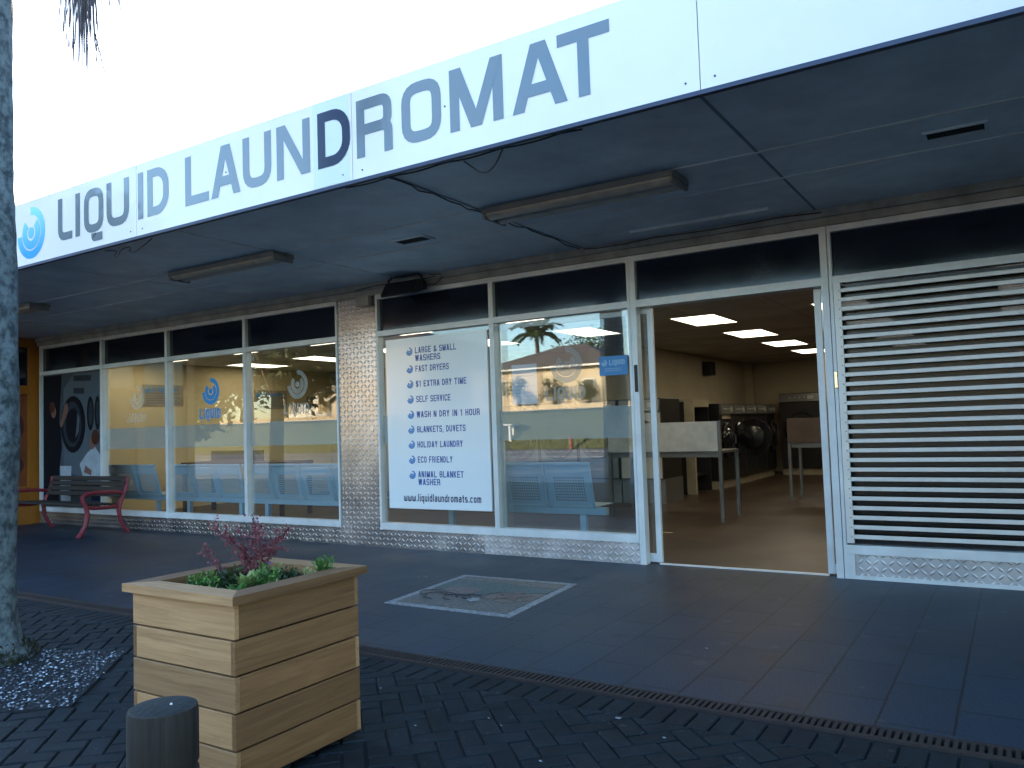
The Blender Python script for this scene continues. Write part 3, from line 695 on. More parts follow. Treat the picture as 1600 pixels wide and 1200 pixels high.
# shopfront bays
HEAD, TR, SILL = 2.96, 2.49, 0.28
GY = 0.015
def bay(x0, x1, sill=True, pane=True, glass='glass', cream=False):
    fm = MB(); e = 0.0012; wd = 0.028
    fm.box(x0+e, x0+wd, -0.05, 0.05, 0.2 if sill else 0.0, HEAD-0.0005); fm.box(x1-wd, x1-e, -0.05, 0.05, 0.2 if sill else 0.0, HEAD-0.0005)
    fm.box(x0+wd+.0005, x1-wd-.0005, -0.048, 0.05, 2.905, HEAD-0.001); fm.box(x0+wd+.0005, x1-wd-.0005, -0.048, 0.05, 2.462, 2.525)
    if sill: fm.box(x0+wd+.0005, x1-wd-.0005, -0.054, 0.05, 0.205, SILL)
    win = fm.build('window', 'alu' if not cream else 'alu_cream', bd)
    box('spandrel_panel', 'spandrel', win, x0+wd+.001, x1-wd-.001, 0.0, 0.02, 2.5255, 2.9045)
    if pane: box('pane', glass, win, x0+wd+.001, x1-wd-.001, GY-0.003, GY+0.003, SILL+.0005, 2.4615)
    return win
def decal(win, cx, mt, zl=1.98, r=0.185):
    q = MB(); put_logo(q, onY(cx+0.02, zl, GY-0.0045), r); s = 'LIQUID'
    put_text(q, s, onY(cx-0.23, 1.60, GY-0.0045), 0.14, t=0.2, w=0.55, fit=0.46); return q.build('logo_decal', mt, win)
def band(win, x0, x1):
    return box('frosted_band', 'frost', win, x0, x1, GY+0.0035, GY+0.0045, 1.205, 1.52)
BX = [-13.86, -12.05, -10.40, -8.70, -6.99]
wins = [bay(BX[i], BX[i+1]) for i in range(4)]
for i in (1, 2, 3): band(wins[i], BX[i]+0.03, BX[i+1]-0.03)
decal(wins[1], -11.22, 'frost_logo'); decal(wins[2], -9.5, 'blue_logo'); decal(wins[3], -7.78, 'frost_logo')
w5 = bay(-6.36, -4.72); w6 = bay(-4.72, -3.105)
band(w5, -6.33, -4.75); band(w6, -4.69, -3.135); decal(w6, -3.88, 'frost_logo', zl=1.96)
# photographic print filling the end window
im = thing('window_print', 'large photo print of laundry machines and two people filling the end window behind the bench', 'poster', (-12.9, 0, 0.3))
box('print_sheet', 'img_bg', im, -13.82, -12.085, -0.004, 0.008, 0.285, 2.458)
def pr_poly(name, mt, pts, y): 
    q = MB(); q.prism(pts, lambda a, b, d: (a, y-d, b), 0.0012); return q.build(name, mt, im)
def ell(cx, cz, rx, rz, n=26): return [(cx+rx*math.cos(2*math.pi*k/n), cz+rz*math.sin(2*math.pi*k/n)) for k in range(n)]
pr_poly('pale_machine_fronts', 'img_pale', [(-13.2, .9), (-12.1, .6), (-12.1, 2.44), (-12.9, 2.44), (-13.2, 2.2)], -0.0046)
pr_poly('dark_backdrop', 'img_dark', [(-13.81, .3), (-13.45, .3), (-13.36, 1.2), (-13.3, 2.0), (-13.25, 2.44), (-13.81, 2.44)], -0.0046)
pr_poly('printed_door', 'img_dark', ell(-12.92, 1.62, .36, .46), -0.0062)
pr_poly('printed_door_ring', 'img_mid', ell(-12.94, 1.62, .27, .37), -0.0078)
pr_poly('printed_glass', 'img_dark', ell(-12.92, 1.60, .20, .28), -0.0094)
pr_poly('printed_glare', 'img_pale', [(-12.84, 1.40), (-12.74, 1.50), (-12.72, 1.72), (-12.78, 1.80), (-12.80, 1.62)], -0.0110)
for zc, w_ in ((2.32, .5), (2.12, .3)): pr_poly('printed_control_panel', 'img_mid', [(-12.9, zc), (-12.9+w_, zc-.02), (-12.9+w_, zc+.07), (-12.9, zc+.09)], -0.0062)
for x, rx in ((-12.42, .10), (-12.22, .085)):
    pr_poly('printed_door', 'img_dark', ell(x, 1.78, rx, .27), -0.0062); pr_poly('printed_door_ring', 'img_mid', ell(x+.01, 1.78, rx*.6, .19), -0.0078)
pr_poly('printed_woman', 'img_dark', [(-13.75, .3), (-13.35, .3), (-13.33, .9), (-13.25, 1.25), (-13.3, 1.62), (-13.45, 1.75), (-13.7, 1.7), (-13.78, 1.2)], -0.0062)
pr_poly('printed_face', 'img_skin', ell(-13.5, 1.84, .075, .10), -0.0062); pr_poly('printed_hair', 'img_hair', ell(-13.54, 1.92, .09, .09), -0.0078)
pr_poly('printed_arm', 'img_skin', [(-13.3, 1.6), (-13.24, 1.58), (-13.05, 1.85), (-13.08, 1.98), (-13.16, 1.94)], -0.0110)
pr_poly('printed_basket', 'img_white', [(-13.28, .34), (-13.0, .34), (-12.97, .95), (-13.3, .95)], -0.0078)
pr_poly('printed_shirt', 'img_white', [(-12.62, .75), (-12.15, .62), (-12.12, 1.1), (-12.3, 1.26), (-12.5, 1.16), (-12.72, .98)], -0.0110)
pr_poly('printed_face', 'img_skin', ell(-12.36, 1.32, .085, .11), -0.0126); pr_poly('printed_hair', 'img_hair', ell(-12.27, 1.40, .11, .12), -0.0142)
pr_poly('printed_arm', 'img_skin', [(-12.6, .85), (-12.4, .80), (-12.38, .88), (-12.56, .96)], -0.0126)
pr_poly('printed_jeans', 'img_denim', [(-12.4, .4), (-12.12, .4), (-12.12, .70), (-12.36, .66)], -0.0126)

# checker plate
m = MB(); m.box(-6.992+.003, -6.362, -0.035, 0.05, 0.2, 2.962); m.build('pillar', 'checker', bd)
m = MB(); m.box(-13.86, -6.362, -0.04, 0.05, 0.0, 0.1985); m.build('kick_plate', 'checker', bd)
m = MB(); m.box(-6.358, -4.9, -0.04, 0.05, 0.0, 0.2035); m.build('kick_plate', 'checker', bd)
m = MB(); m.box(-4.898, -3.11, -0.04, 0.05, 0.0, 0.2035); m.build('kick_plate', 'checker_pale', bd)
box('junction_box', 'trim', bd, -6.62, -6.42, -0.10, -0.0355, 2.84, 2.96, bev=0.006)

# door bay
dm = MB(); dm.box(-3.103, -3.045, -0.05, 0.05, 0.0, HEAD-.0005); dm.box(-1.345, -1.288, -0.05, 0.05, 0.0, HEAD-.0005)
dm.box(-3.0445, -1.3455, -0.048, 0.06, 2.905, HEAD-.001); dm.box(-3.0445, -1.3455, -0.048, 0.12, 2.455, 2.525)
door = dm.build('door_frame', 'alu', bd)
box('spandrel_panel', 'spandrel', door, -3.0435, -1.3465, 0.0, 0.02, 2.5255, 2.9045)
box('handle', 'black', door, -3.085, -3.052, -0.062, -0.0502, 1.64, 1.90, bev=0.004)
def leaf(x0, x1):
    q = MB(); q.box(x0, x0+0.055, 0.07, 0.105, 0.012, 2.452); q.box(x1-0.055, x1, 0.07, 0.105, 0.012, 2.452)
    q.box(x0+.0555, x1-.0555, 0.071, 0.104, 0.012, 0.09); q.box(x0+.0555, x1-.0555, 0.071, 0.104, 2.40, 2.451)
    o = q.build('sliding_door', 'alu', bd); box('pane', 'glass', o, x0+.056, x1-.056, 0.085, 0.091, 0.0905, 2.3995); return o
leaf(-4.745, -2.93); leaf(-1.435, 0.38)

# right bay with security grille
wr = bay(-1.283, 2.6, glass='tint', cream=False); bay(2.6, 6.25, glass='tint')
gm = MB(); gm.box(-1.245, -1.19, -0.085, -0.055, 0.30, 2.46); gm.box(2.45, 2.5, -0.085, -0.055, 0.30, 2.46)
for k in range(27): 
    z = 0.352+k*0.0785; gm.box(-1.1895, 2.4495, -0.082, -0.066, z-0.017, z+0.017, bev=0.003)
gr = gm.build('security_grille', 'bright_alu', bd)
for k in range(27): MB().lathe([(0.006, 0), (0.004, -0.004)], (-1.205, -0.0852, 0.352+k*0.0785), 8, 'y').build('rivet', 'trim', gr)
box('latch', 'chrome', gr, -1.275, -1.25, -0.075, -0.0505, 1.58, 1.72, bev=0.004)
m = MB(); m.box(-1.283, -1.20, -0.045, 0.05, 0.0, 0.2035); m.box(-1.1995, 6.2, -0.045, 0.05, 0.0, 0.03); m.build('kick_frame', 'alu', bd)
m = MB(); m.box(-1.1995, 6.2, -0.036, 0.05, 0.0305, 0.2035); m.build('kick_plate', 'checker_pale', bd)

# ------------------------------------------------------------------ poster in the window
po = thing('service_poster', 'tall white poster listing laundry services in blue lettering beside the checker plate pillar', 'poster', (-5.53, -0.02, 0.45))
box('board', 'poster', po, -6.24, -4.805, -0.016, 0.008, 0.45, 2.41)
lines = [(2.258, 'LARGE & SMALL', 0.585), (2.168, 'WASHERS', 0.36), (2.046, 'FAST DRYERS', 0.475), (1.872, '$1 EXTRA DRY TIME', 0.71), (1.697, 'SELF SERVICE', 0.485),
         (1.522, 'WASH N DRY IN 1 HOUR', 0.875), (1.352, 'BLANKETS, DUVETS', 0.68), (1.18, 'HOLIDAY LAUNDRY', 0.635), (1.008, 'ECO FRIENDLY', 0.49), (0.842, 'ANIMAL BLANKET', 0.635), (0.755, 'WASHER', 0.31)]
for z, s, wd in lines:
    ws = [(NARROW.get(c, .56)+.13)*.076 for c in s]; k = wd/(sum(ws)-.13*.076); x = 0; i = 0
    for word in s.split(' '):
        n_ = len(word); ww = (sum(ws[i:i+n_])-.13*.076)*k
        q = MB(); put_text(q, word, onY(-5.80+x, z-0.035, -0.0175), 0.071, t=0.165, w=.56, gap=.13, fit=ww); q.build('word', 'poster_ink', po)
        x += sum(ws[i:i+n_+1])*k; i += n_+1
for z in (2.25, 2.046, 1.872, 1.697, 1.522, 1.352, 1.18, 1.008, 0.835):
    q = MB(); put_logo(q, onY(-5.885, z, -0.0175), 0.048, seg=20); q.build('bullet_logo', 'poster_logo', po)
q = MB(); put_text(q, 'www.liquidlaundromats.com', onY(-6.02, 0.535, -0.0175), 0.085, t=0.17, w=0.52, gap=.13, fit=1.08); q.build('web_address', 'poster_url', po)

# small notices
no = thing('paper_notice', 'white paper notice taped inside the glass beside the service poster', 'notice', (-4.37, 0.02, 1.58))
box('sheet', 'paper', no, -4.525, -4.215, GY+0.006, GY+0.009, 1.58, 2.0)
q = MB()
for k in range(9): q.box(-4.48, -4.26-0.05*(k % 3), GY+0.0052, GY+0.0059, 1.66+k*0.035, 1.666+k*0.035)
q.build('print_lines', 'sticker_ink', no)
st = thing('blue_sign', 'small bright blue sign with pale lettering in the window beside the door', 'sign', (-3.33, -0.01, 1.82))
box('panel', 'sticker', st, -3.48, -3.175, -0.002, 0.006, 1.82, 2.01)
q = MB(); put_logo(q, onY(-3.425, 1.945, -0.0035), 0.032, seg=16); put_text(q, 'LIQUID', onY(-3.37, 1.92, -0.0035), 0.05, t=0.2, w=0.55, fit=0.17); q.build('lettering', 'sticker_ink', st)
q = MB()
for k in range(2): q.box(-3.42, -3.24, -0.0045, -0.0035, 1.862+k*0.02, 1.868+k*0.02)
q.build('small_print', 'sticker_ink', st)

# ------------------------------------------------------------------ canopy fixtures
def tube_light(x0, x1, y0, y1, label):
    t = thing('fluorescent_light', label, 'light', ((x0+x1)/2, (y0+y1)/2, 3.09), 'fluorescent battens under the canopy')
    box('body', 'tube_body', t, x0, x1, y0, y1, 3.05, 3.0905)
    q = MB(); yc = (y0+y1)/2; hw = (y1-y0)/2-0.015
    for yy in (yc-hw*.52, yc+hw*.52):
        prof = [(hw*.48*math.cos(a), hw*.26*math.sin(a)) for a in [math.pi+math.pi*k/8 for k in range(9)]]
        q.prism([(yy+a, 3.0495+b) for a, b in prof], lambda a, b, d: (x0+0.03+d, a, b), (x1-x0)-0.06)
    q.build('diffuser', 'tube_cover', t)
    for xa in (x0+0.004, x1-0.026): box('end_cap', 'tube_body', t, xa, xa+0.022, y0+0.01, y1-0.01, 3.010, 3.0495)
tube_light(-3.52, -1.92, -1.95, -1.62, 'long yellowed double fluorescent light nearest the door under the canopy')
tube_light(-7.5, -5.88, -2.0, -1.74, 'long yellowed fluorescent light under the canopy left of the square vent')
tube_light(-11.9, -10.3, -2.0, -1.74, 'far dim fluorescent light under the canopy just beside the tree trunk')
def vent(x0, x1, y0, y1, label):
    t = thing('soffit_vent', label, 'vent', ((x0+x1)/2, (y0+y1)/2, 3.09), 'vents in the canopy soffit')
    q = MB(); q.box(x0-.02, x1+.02, y0-.02, y0, 3.084, 3.0995); q.box(x0-.02, x1+.02, y1, y1+.02, 3.084, 3.0995)
    q.box(x0-.02, x0, y0+.0005, y1-.0005, 3.084, 3.0995); q.box(x1, x1+.02, y0+.0005, y1-.0005, 3.084, 3.0995); q.build('frame', 'soffit', t)
    q = MB(); q.box(x0+.001, x1-.001, y0+.001, y1-.001, 3.094, 3.0993)
    for k in range(int((y1-y0)/0.018)): q.box(x0+.001, x1-.001, y0+.004+k*.018, y0+.010+k*.018, 3.087, 3.0938)
    q.build('louvre', 'dark', t)
vent(-0.385, -0.07, -1.6, -1.46, 'long dark rectangular soffit vent above the security grille')
vent(-4.77, -4.44, -1.55, -1.40, 'dark soffit vent between the two nearer fluorescent lights')
# floodlight
fl = thing('floodlight', 'black floodlight on a hooped bracket above the poster window', 'floodlight', (-5.78, -0.2, 3.1))
q = MB(); q.prism([(-0.36, 2.87), (-0.34, 2.85), (-0.10, 2.93), (-0.10, 3.0), (-0.16, 3.035), (-0.26, 3.02)], lambda a, b, d: (-6.0+d, a, b), 0.46); q.build('housing', 'black', fl)
q = MB(); q.tube([(-6.012, -0.2, 2.97), (-6.012, -0.2, 3.06), (-5.96, -0.2, 3.092), (-5.58, -0.2, 3.092), (-5.528, -0.2, 3.06), (-5.528, -0.2, 2.97)], 0.014, 8); q.build('bracket', 'black', fl)
q = MB(); q.tube([(-5.55, -0.14, 2.98), (-5.42, -0.10, 2.97), (-5.30, -0.115, 3.03), (-5.33, -0.11, 3.07), (-5.5, -0.11, 3.085)], 0.006, 6); q.build('lead', 'black', fl)
# loose wiring
wi = thing('loose_cable', 'thin dark cable stapled across the soffit from fascia to shopfront', 'cable', (-3.55, -1.5, 3.09))
q = MB(); rr = random.Random(5)
q.tube([(-3.56+rr.uniform(-.02, .02), -3.02+k*0.12, 3.082+rr.uniform(-.01, .006)) for k in range(25)], 0.006, 6)
q.build('wire', 'cable', wi); q = MB(); q.tube([(-3.95+k*0.07, -3.03, 3.085-abs(math.sin(k*.5))*.012) for k in range(28)], 0.006, 6)
q.build('wire', 'cable', wi); q = MB(); q.tube(smooth([(-2.62, -3.02, 3.085), (-2.75, -2.93, 3.02), (-2.86, -2.9, 3.01), (-2.95, -2.98, 3.085)]), 0.005, 6); q.build('wire', 'cable', wi)
q = MB(); q.tube([(-3.54, -0.14, 3.08)]+[(-3.4+k*.3, -0.115, 3.075+rr.uniform(-.012, .012)) for k in range(8)], 0.006, 6)
q.build('wire', 'cable', wi); q = MB(); q.tube([(-5.4-k*.3, -0.115, 3.045+rr.uniform(-.012, .012)) for k in range(5)], 0.006, 6); q.build('wire', 'cable', wi)
wj = thing('hanging_wire', 'small loop of loose wire hanging under the fascia edge below LIQUID', 'cable', (-6.6, -2.98, 3.09))
q = MB(); q.tube(smooth([(-6.30, -2.98, 3.09), (-6.45, -2.97, 3.05), (-6.58, -2.96, 3.02), (-6.66, -2.96, 3.03), (-6.64, -2.97, 3.07), (-6.75, -2.98, 3.06), (-6.82, -2.98, 3.0), (-6.86, -2.98, 3.02), (-6.84, -2.98, 3.06), (-7.0, -2.99, 3.085)]), 0.005, 6); q.build('wire', 'cable', wj)

# ------------------------------------------------------------------ interior lights
for ix, x in enumerate((-12.85, -11.0, -9.15, -7.3, -5.45, -3.62, -1.78, 0.2, 2.2)):
    for iy, y in enumerate((1.35, 3.7, 6.02, 8.3, 10.6)):
        if iy >= 2 and x < -5.2: continue
        if x > 0 and iy > 2: continue
        col = ('first', 'second', 'third', 'fourth', 'fifth', 'sixth', 'seventh', 'eighth', 'ninth')[ix]
        t = thing('ceiling_light', 'lit ceiling panel, %s from the coin changer wall in the %s row' % (col, ('front', 'second', 'third', 'fourth', 'rear')[iy]), 'ceiling light', (x, y, 2.74), 'lit panels in the laundromat ceiling')
        q = MB(); q.box(x-.32, x+.32, y-.57, y-.55, 2.738, 2.7495); q.box(x-.32, x+.32, y+.55, y+.57, 2.738, 2.7495)
        q.box(x-.32, x-.30, y-.5495, y+.5495, 2.738, 2.7495); q.box(x+.30, x+.32, y-.5495, y+.5495, 2.738, 2.7495); q.build('frame', 'lamp_frame', t)
        box('diffuser', 'lamp', t, x-.299, x+.299, y-.549, y+.549, 2.742, 2.7495)

# ------------------------------------------------------------------ waiting benches indoors (backs to the glass)
def perforated(mb, x0, x1, fn):
    """sheet back with a field of small round-ish holes"""
    nx, nz = 13, 9; u0, u1, v0, v1 = 0.12, 0.88, 0.10, 0.72
    def P(u, v): return Vector(fn(x0+(x1-x0)*u, v))
    mb.bm.faces.new([mb.bm.verts.new(P(*p)) for p in ((0, 0), (1, 0), (1, v0), (0, v0))]); mb.bm.faces.new([mb.bm.verts.new(P(*p)) for p in ((0, v1), (1, v1), (1, 1), (0, 1))])
    mb.bm.faces.new([mb.bm.verts.new(P(*p)) for p in ((0, v0), (u0, v0), (u0, v1), (0, v1))]); mb.bm.faces.new([mb.bm.verts.new(P(*p)) for p in ((u1, v0), (1, v0), (1, v1), (u1, v1))])
    for i in range(nx):
        for j in range(nz):
            a0, a1 = u0+(u1-u0)*i/nx, u0+(u1-u0)*(i+1)/nx; b0, b1 = v0+(v1-v0)*j/nz, v0+(v1-v0)*(j+1)/nz
            ca, cb = (a0+a1)/2, (b0+b1)/2; ra, rb = (a1-a0)*.45, (b1-b0)*.45
            O = [mb.bm.verts.new(P(*p)) for p in ((a0, b0), (a1, b0), (a1, b1), (a0, b1))]
            I = [mb.bm.verts.new(P(*p)) for p in ((ca, cb-rb), (ca+ra, cb), (ca, cb+rb), (ca-ra, cb))]
            for k in range(4):
                mb.bm.faces.new((O[k], O[(k+1) % 4], I[(k+1) % 4], I[k]))
def waiting_bench(label, x0, n, y=0.62):
    W = 0.58
    t = thing('waiting_bench', label, 'bench', (x0, y, 0), 'beam benches behind the shop windows')
    x1 = x0+n*W
    box('beam', 'seat_metal', t, x0-.06, x1+.10, y+.06, y+.14, 0.36, 0.44, bev=0.004)
    for xl in (x0+.30, x1-.22):
        q = MB(); q.box(xl, xl+.07, y+.07, y+.13, 0.01, 0.3595); q.box(xl-.01, xl+.08, y-.12, y+.45, 0.003, 0.04, bev=0.005); q.build('leg', 'seat_metal', t)
    back = lambda x, v: (x, y+.03-0.11*v, 0.46+0.45*v)
    for k in range(n):
        a, b = x0+k*W+.006, x0+(k+1)*W-.006
        q = MB(); perforated(q, a+.03, b-.03, back)
        bk = q.build('backrest', 'seat_metal', t, fix=False); md = bk.modifiers.new('thickness', 'SOLIDIFY'); md.thickness = 0.003
        q = MB()
        q.tube([(a+.015, y+.05, 0.44), (a+.015, y+.03, 0.47), (a+.015, y-.08, 0.915)], 0.016, 6); q.tube([(b-.015, y+.05, 0.44), (b-.015, y+.03, 0.47), (b-.015, y-.08, 0.915)], 0.016, 6)
        q.box(a, b, y-.105, y-.065, 0.905, 0.94, bev=0.008); q.build('back_frame', 'seat_metal', t)
        q = MB(); q.box(a, b, y+.045, y+.49, 0.442, 0.456, bev=0.004); q.build('seat', 'seat_metal', t)
waiting_bench('blue grey beam bench behind the window next to the doorway', -6.22, 4)
waiting_bench('blue grey beam bench behind the window just left of the checker plate pillar', -9.5, 4)
waiting_bench('blue grey beam bench behind the blue logo window', -11.28, 3)
waiting_bench('blue grey beam bench mostly behind the red park bench', -13.3, 3)

# ------------------------------------------------------------------ machines
def machine(label, name, cat, loc, rz, bodym, w_=0.76, d_=0.88, h_=1.34, z0=0.4, dz=1.07, dr_=0.325, group=None, top=True, front=None):
    t = thing(name, label, cat, (0, 0, 0), group)
    box('plinth', 'steel' if front else 'cream_board', t, -w_/2, w_/2, -d_+.06, 0, 0.003, z0)
    box('body', bodym, t, -w_/2+.004, w_/2-.004, -d_, 0, z0+.0005, z0+h_, bev=0.012)
    if front: box('front_panel', front, t, -w_/2+.02, w_/2-.02, -d_-.004, -d_+.003, z0+.02, z0+h_-.24)
    q = MB(); q.lathe([(dr_, -.001), (dr_, -.05), (dr_*.93, -.075), (dr_*.72, -.075), (dr_*.70, -.045)], (0, -d_, dz), 32, 'y'); dn = q.build('door', 'door_black', t, smooth=True)
    q = MB(); q.lathe([(dr_*.69, -.0455), (dr_*.6, -.085), (dr_*.35, -.115), (0.01, -.125)], (0, -d_, dz), 28, 'y'); q.build('door_glass', 'door_glass', dn, smooth=True)
    box('handle', 'steel', dn, dr_*.78, dr_*.9, -d_-.10, -d_-.0755, dz-.09, dz+.09, bev=0.008)
    if top:
        q = MB(); q.prism([(-d_-.004, z0+h_-.22), (-d_-.06, z0+h_-.20), (-d_-.03, z0+h_-.02), (-d_-.004, z0+h_-.02)], lambda a, b, d: (-w_/2+.02+d, a, b), w_-.04); cp = q.build('control_panel', 'steel', t)
        for k in range(4): MB().lathe([(.018, 0), (.016, -.02)], (-.24+k*.11, -d_-.048, z0+h_-.11), 10, 'y').build('button', 'white_enamel', cp)
        box('display', 'white_enamel', cp, .16, .29, -d_-.056, -d_-.046, z0+h_-.15, z0+h_-.07)
    t.location = loc; t.rotation_euler = (0, 0, rz); return t
GW = 'washers along the inner wall behind the windows'
machine('white front loading washer at the end of its row, half hidden by the open door', 'washing_machine', 'washer', (-5.31, 6.1, 0), 0, 'dark_steel', group=GW, front='white_enamel')
machine('steel front loading washer seen below the frosted band, nearest the doorway', 'washing_machine', 'washer', (-6.09, 6.1, 0), 0, 'dark_steel', group=GW, front='steel')
machine('steel front loading washer seen below the frosted band, right behind the paper notice', 'washing_machine', 'washer', (-6.87, 6.1, 0), 0, 'dark_steel', group=GW, front='steel')
machine('steel front loading washer hidden mostly behind the service poster', 'washing_machine', 'washer', (-7.65, 6.1, 0), 0, 'dark_steel', group=GW, front='steel')
GD = 'dark machines along the rear side wall'
for k, nm in enumerate(('nearest the cream cabinet with a pale label', 'second from the cream cabinet', 'third from the cream cabinet', 'fourth from the cream cabinet', 'farthest from the cream cabinet')):
    t = machine('dark grey dryer with black round door, ' + nm, 'dryer', 'dryer', (-5.73, 8.45+k*.84, 0), R(90), 'dark_steel', w_=0.82, d_=0.86, h_=1.5, z0=0.16, dz=0.95, dr_=0.36, group=GD)
    if k == 1:
        t.rotation_euler = (0, 0, 0); t.location = (0, 0, 0)
        q = MB(); q.lathe([(.37, -.03), (.37, .03), (.30, .045), (.26, .02), (.22, -.06), (.05, -.09)], (-.40, -.86-.40, .98), 32, 'x'); q.build('open_door', 'door_black', t, smooth=True)
        t.location = (-5.73, 8.45+k*.84, 0); t.rotation_euler = (0, 0, R(90))
    if k == 0:
        lb = MB().box(-.25, .3, -.869, -.8615, 1.36, 1.44).build('label', 'cream_board', t)
for x, nm in ((-4.25, 'nearer the dryer row'), (-3.22, 'farther from the dryer row')):
    machine('larger dark dryer standing against the rear wall, ' + nm, 'dryer', 'dryer', (x, 13.17, 0), 0, 'dark_steel', w_=1.0, d_=0.95, h_=1.75, z0=0.16, dz=1.05, dr_=0.40, group='larger dryers against the rear wall')
# cream cabinet
cb = thing('cabinet', 'cream open sided cabinet standing between the white washer and the dark dryers', 'cabinet', (-5.4, 7.4, 0))
box('side_panel', 'cream_board', cb, -5.17, -5.0, 6.95, 7.02, 0.003, 1.74); box('gap_shade_panel', 'dark', cb, -5.74, -5.171, 6.97, 7.0, 0.003, 1.70); box('side_panel', 'dark', cb, -5.74, -5.04, 7.9, 7.95, 0.003, 1.70)  # dark panels stand in for the shade in the gap and cabinet
box('top_panel', 'cream_board', cb, -5.74, -5.02, 7.0205, 7.8995, 1.60, 1.74)
box('shelf', 'dark_steel', cb, -5.72, -5.1, 7.0205, 7.8995, 0.3, 0.34); box('back_panel', 'dark_steel', cb, -5.745, -5.725, 7.0205, 7.8995, 0.003, 1.5995)
# folding tables
def folding_table(label, x0, x1, y0, y1, panelm):
    t = thing('folding_table', label, 'table', ((x0+x1)/2, (y0+y1)/2, 0), 'laundry folding tables')
    box('tabletop', 'steel', t, x0, x1, y0+.041, y1, 0.90, 0.935, bev=0.004)
    box('back_panel', panelm, t, x0, x1-.045, y0, y0+.04, 0.93, 1.33, bev=0.003)
    for xx in (x0, x1-.044):
        q = MB(); q.box(xx, xx+.044, y0-.004, y0+.0395, 0.003, 1.335 if xx > x0 else .92); q.build('leg', 'steel', t)
        q = MB(); q.box(xx, xx+.044, y1-.045, y1, 0.003, 0.8995); q.build('leg', 'steel', t)
    box('apron', 'steel', t, x0+.045, x1-.045, y0+.045, y0+.06, 0.85, 0.8995)
folding_table('folding table with a wide white back panel just inside the doorway', -5.0, -3.35, 3.32, 4.10, 'table_white')
folding_table('folding table with a brown back panel deeper inside on the far side of the doorway', -3.19, -1.6, 6.28, 7.05, 'table_brown')
bt = thing('long_table', 'long dark brown table behind the waiting benches under the blue logo', 'table', (-11.2, 2.2, 0))
box('tabletop', 'table_brown', bt, -12.7, -10.1, 1.8, 2.5, 0.84, 0.9, bev=0.005)
box('back_panel', 'table_brown', bt, -12.7, -11.3, 2.44, 2.48, 0.9005, 1.08)
for xx in (-12.68, -10.18):
    for yy in (1.82, 2.42): box('leg', 'table_brown', bt, xx, xx+.06, yy, yy+.06, 0.003, 0.8395)
sp = thing('wall_speaker', 'small black box speaker high on the interior side wall', 'speaker', (-5.65, 9.9, 2.2))
box('cabinet', 'black', sp, -5.745, -5.56, 9.8, 10.1, 2.32, 2.62, bev=0.012); box('grille', 'dark', sp, -5.559, -5.552, 9.82, 10.08, 2.34, 2.6)
# wall notices inside
def onX(y, z, x): return lambda a, b, lf: (x+lf, y+a, z+b)
def wall_notice(label, y0, y1, z0, z1, head):
    t = thing('wall_notice', label, 'notice', (-13.59, (y0+y1)/2, z0), 'notices on the cream side wall')
    box('sheet', 'cream_board', t, -13.598, -13.588, y0, y1, z0, z1)
    q = MB(); put_logo(q, onX(y0+.1, z1-.1, -13.5865), .055, seg=14); put_text(q, head, onX(y0+.2, z1-.13, -13.5865), 0.075, t=0.2, fit=(y1-y0)*.6); q.build('heading', 'blue_logo', t)
    q = MB()
    for k in range(5): q.box(-13.588, -13.5865, y0+.06, y1-.08-.06*(k % 2), z0+.05+k*.045, z0+.068+k*.045)
    q.build('print_lines', 'grey_ink', t)
wall_notice('pale notice with blue heading on the cream side wall nearest the glass', 1.65, 2.5, 1.95, 2.35, 'LIQUID')
wall_notice('pale notice with dark heading on the cream side wall nearer the coin changer', 4.2, 5.1, 1.9, 2.3, 'LIQUID')
cc = thing('coin_changer', 'coin changer wording and black slot on the cream side wall', 'coin changer', (-13.59, 5.85, 1.6))
q = MB(); put_text(q, 'COIN', onX(5.68, 2.06, -13.595), 0.12, t=0.24, fit=.36); put_text(q, 'CHANGER', onX(5.58, 1.9, -13.595), 0.12, t=0.24, fit=.56); q.build('lettering', 'grey_ink', cc)
box('slot_box', 'black', cc, -13.598, -13.5, 5.72, 6.0, 1.55, 1.76, bev=0.01)

# ------------------------------------------------------------------ red park bench
pb = thing('park_bench', 'red cast iron park bench with dark brown slats under the end window', 'bench', (-12.1, -0.6, 0))
X0, X1 = -13.1, -11.06
for X in (X0, X1):
    q = MB()
    q.tube([(X, -.24, 0.80), (X, -.25, .70), (X, -.30, .56), (X, -.36, .43), (X, -.38, .34), (X, -.36, .20), (X, -.30, .08), (X, -.24, 0.0)], [0.0309, 0.0285, 0.0309, 0.0356, 0.0380, 0.0321, 0.0309, 0.0404], 8, flat=(1, .8))
    q.tube([(X, -.37, .40), (X, -.55, .385), (X, -.75, .395), (X, -.88, .42)], [0.0285, 0.0261, 0.0261, 0.0285], 8)
    q.tube([(X, -.31, .58), (X, -.5, .605), (X, -.75, .61), (X, -.87, .60), (X, -.915, .56), (X, -.90, .50), (X, -.86, .42), (X, -.84, .30), (X, -.87, .16), (X, -.94, .05), (X, -.98, 0.0)], [0.0261, 0.0261, 0.0285, 0.0309, 0.0309, 0.0285, 0.0309, 0.0333, 0.0309, 0.0321, 0.0404], 8)
    q.build('end_frame', 'bench_red', pb, smooth=True)
for k in range(4): MB().obox(((X0+X1)/2, -.235-.035*k*.9, .775-k*.075), X1-X0-.03, .028, .062, Matrix.Rotation(R(-18), 3, 'X')).build('back_slat', 'bench_wood', pb)
for k in range(5): MB().box(X0+.015, X1-.015, -.87+k*.098, -.87+k*.098+.075, .432-.006*k, .462-.006*k, bev=.005).build('seat_slat', 'bench_wood', pb)

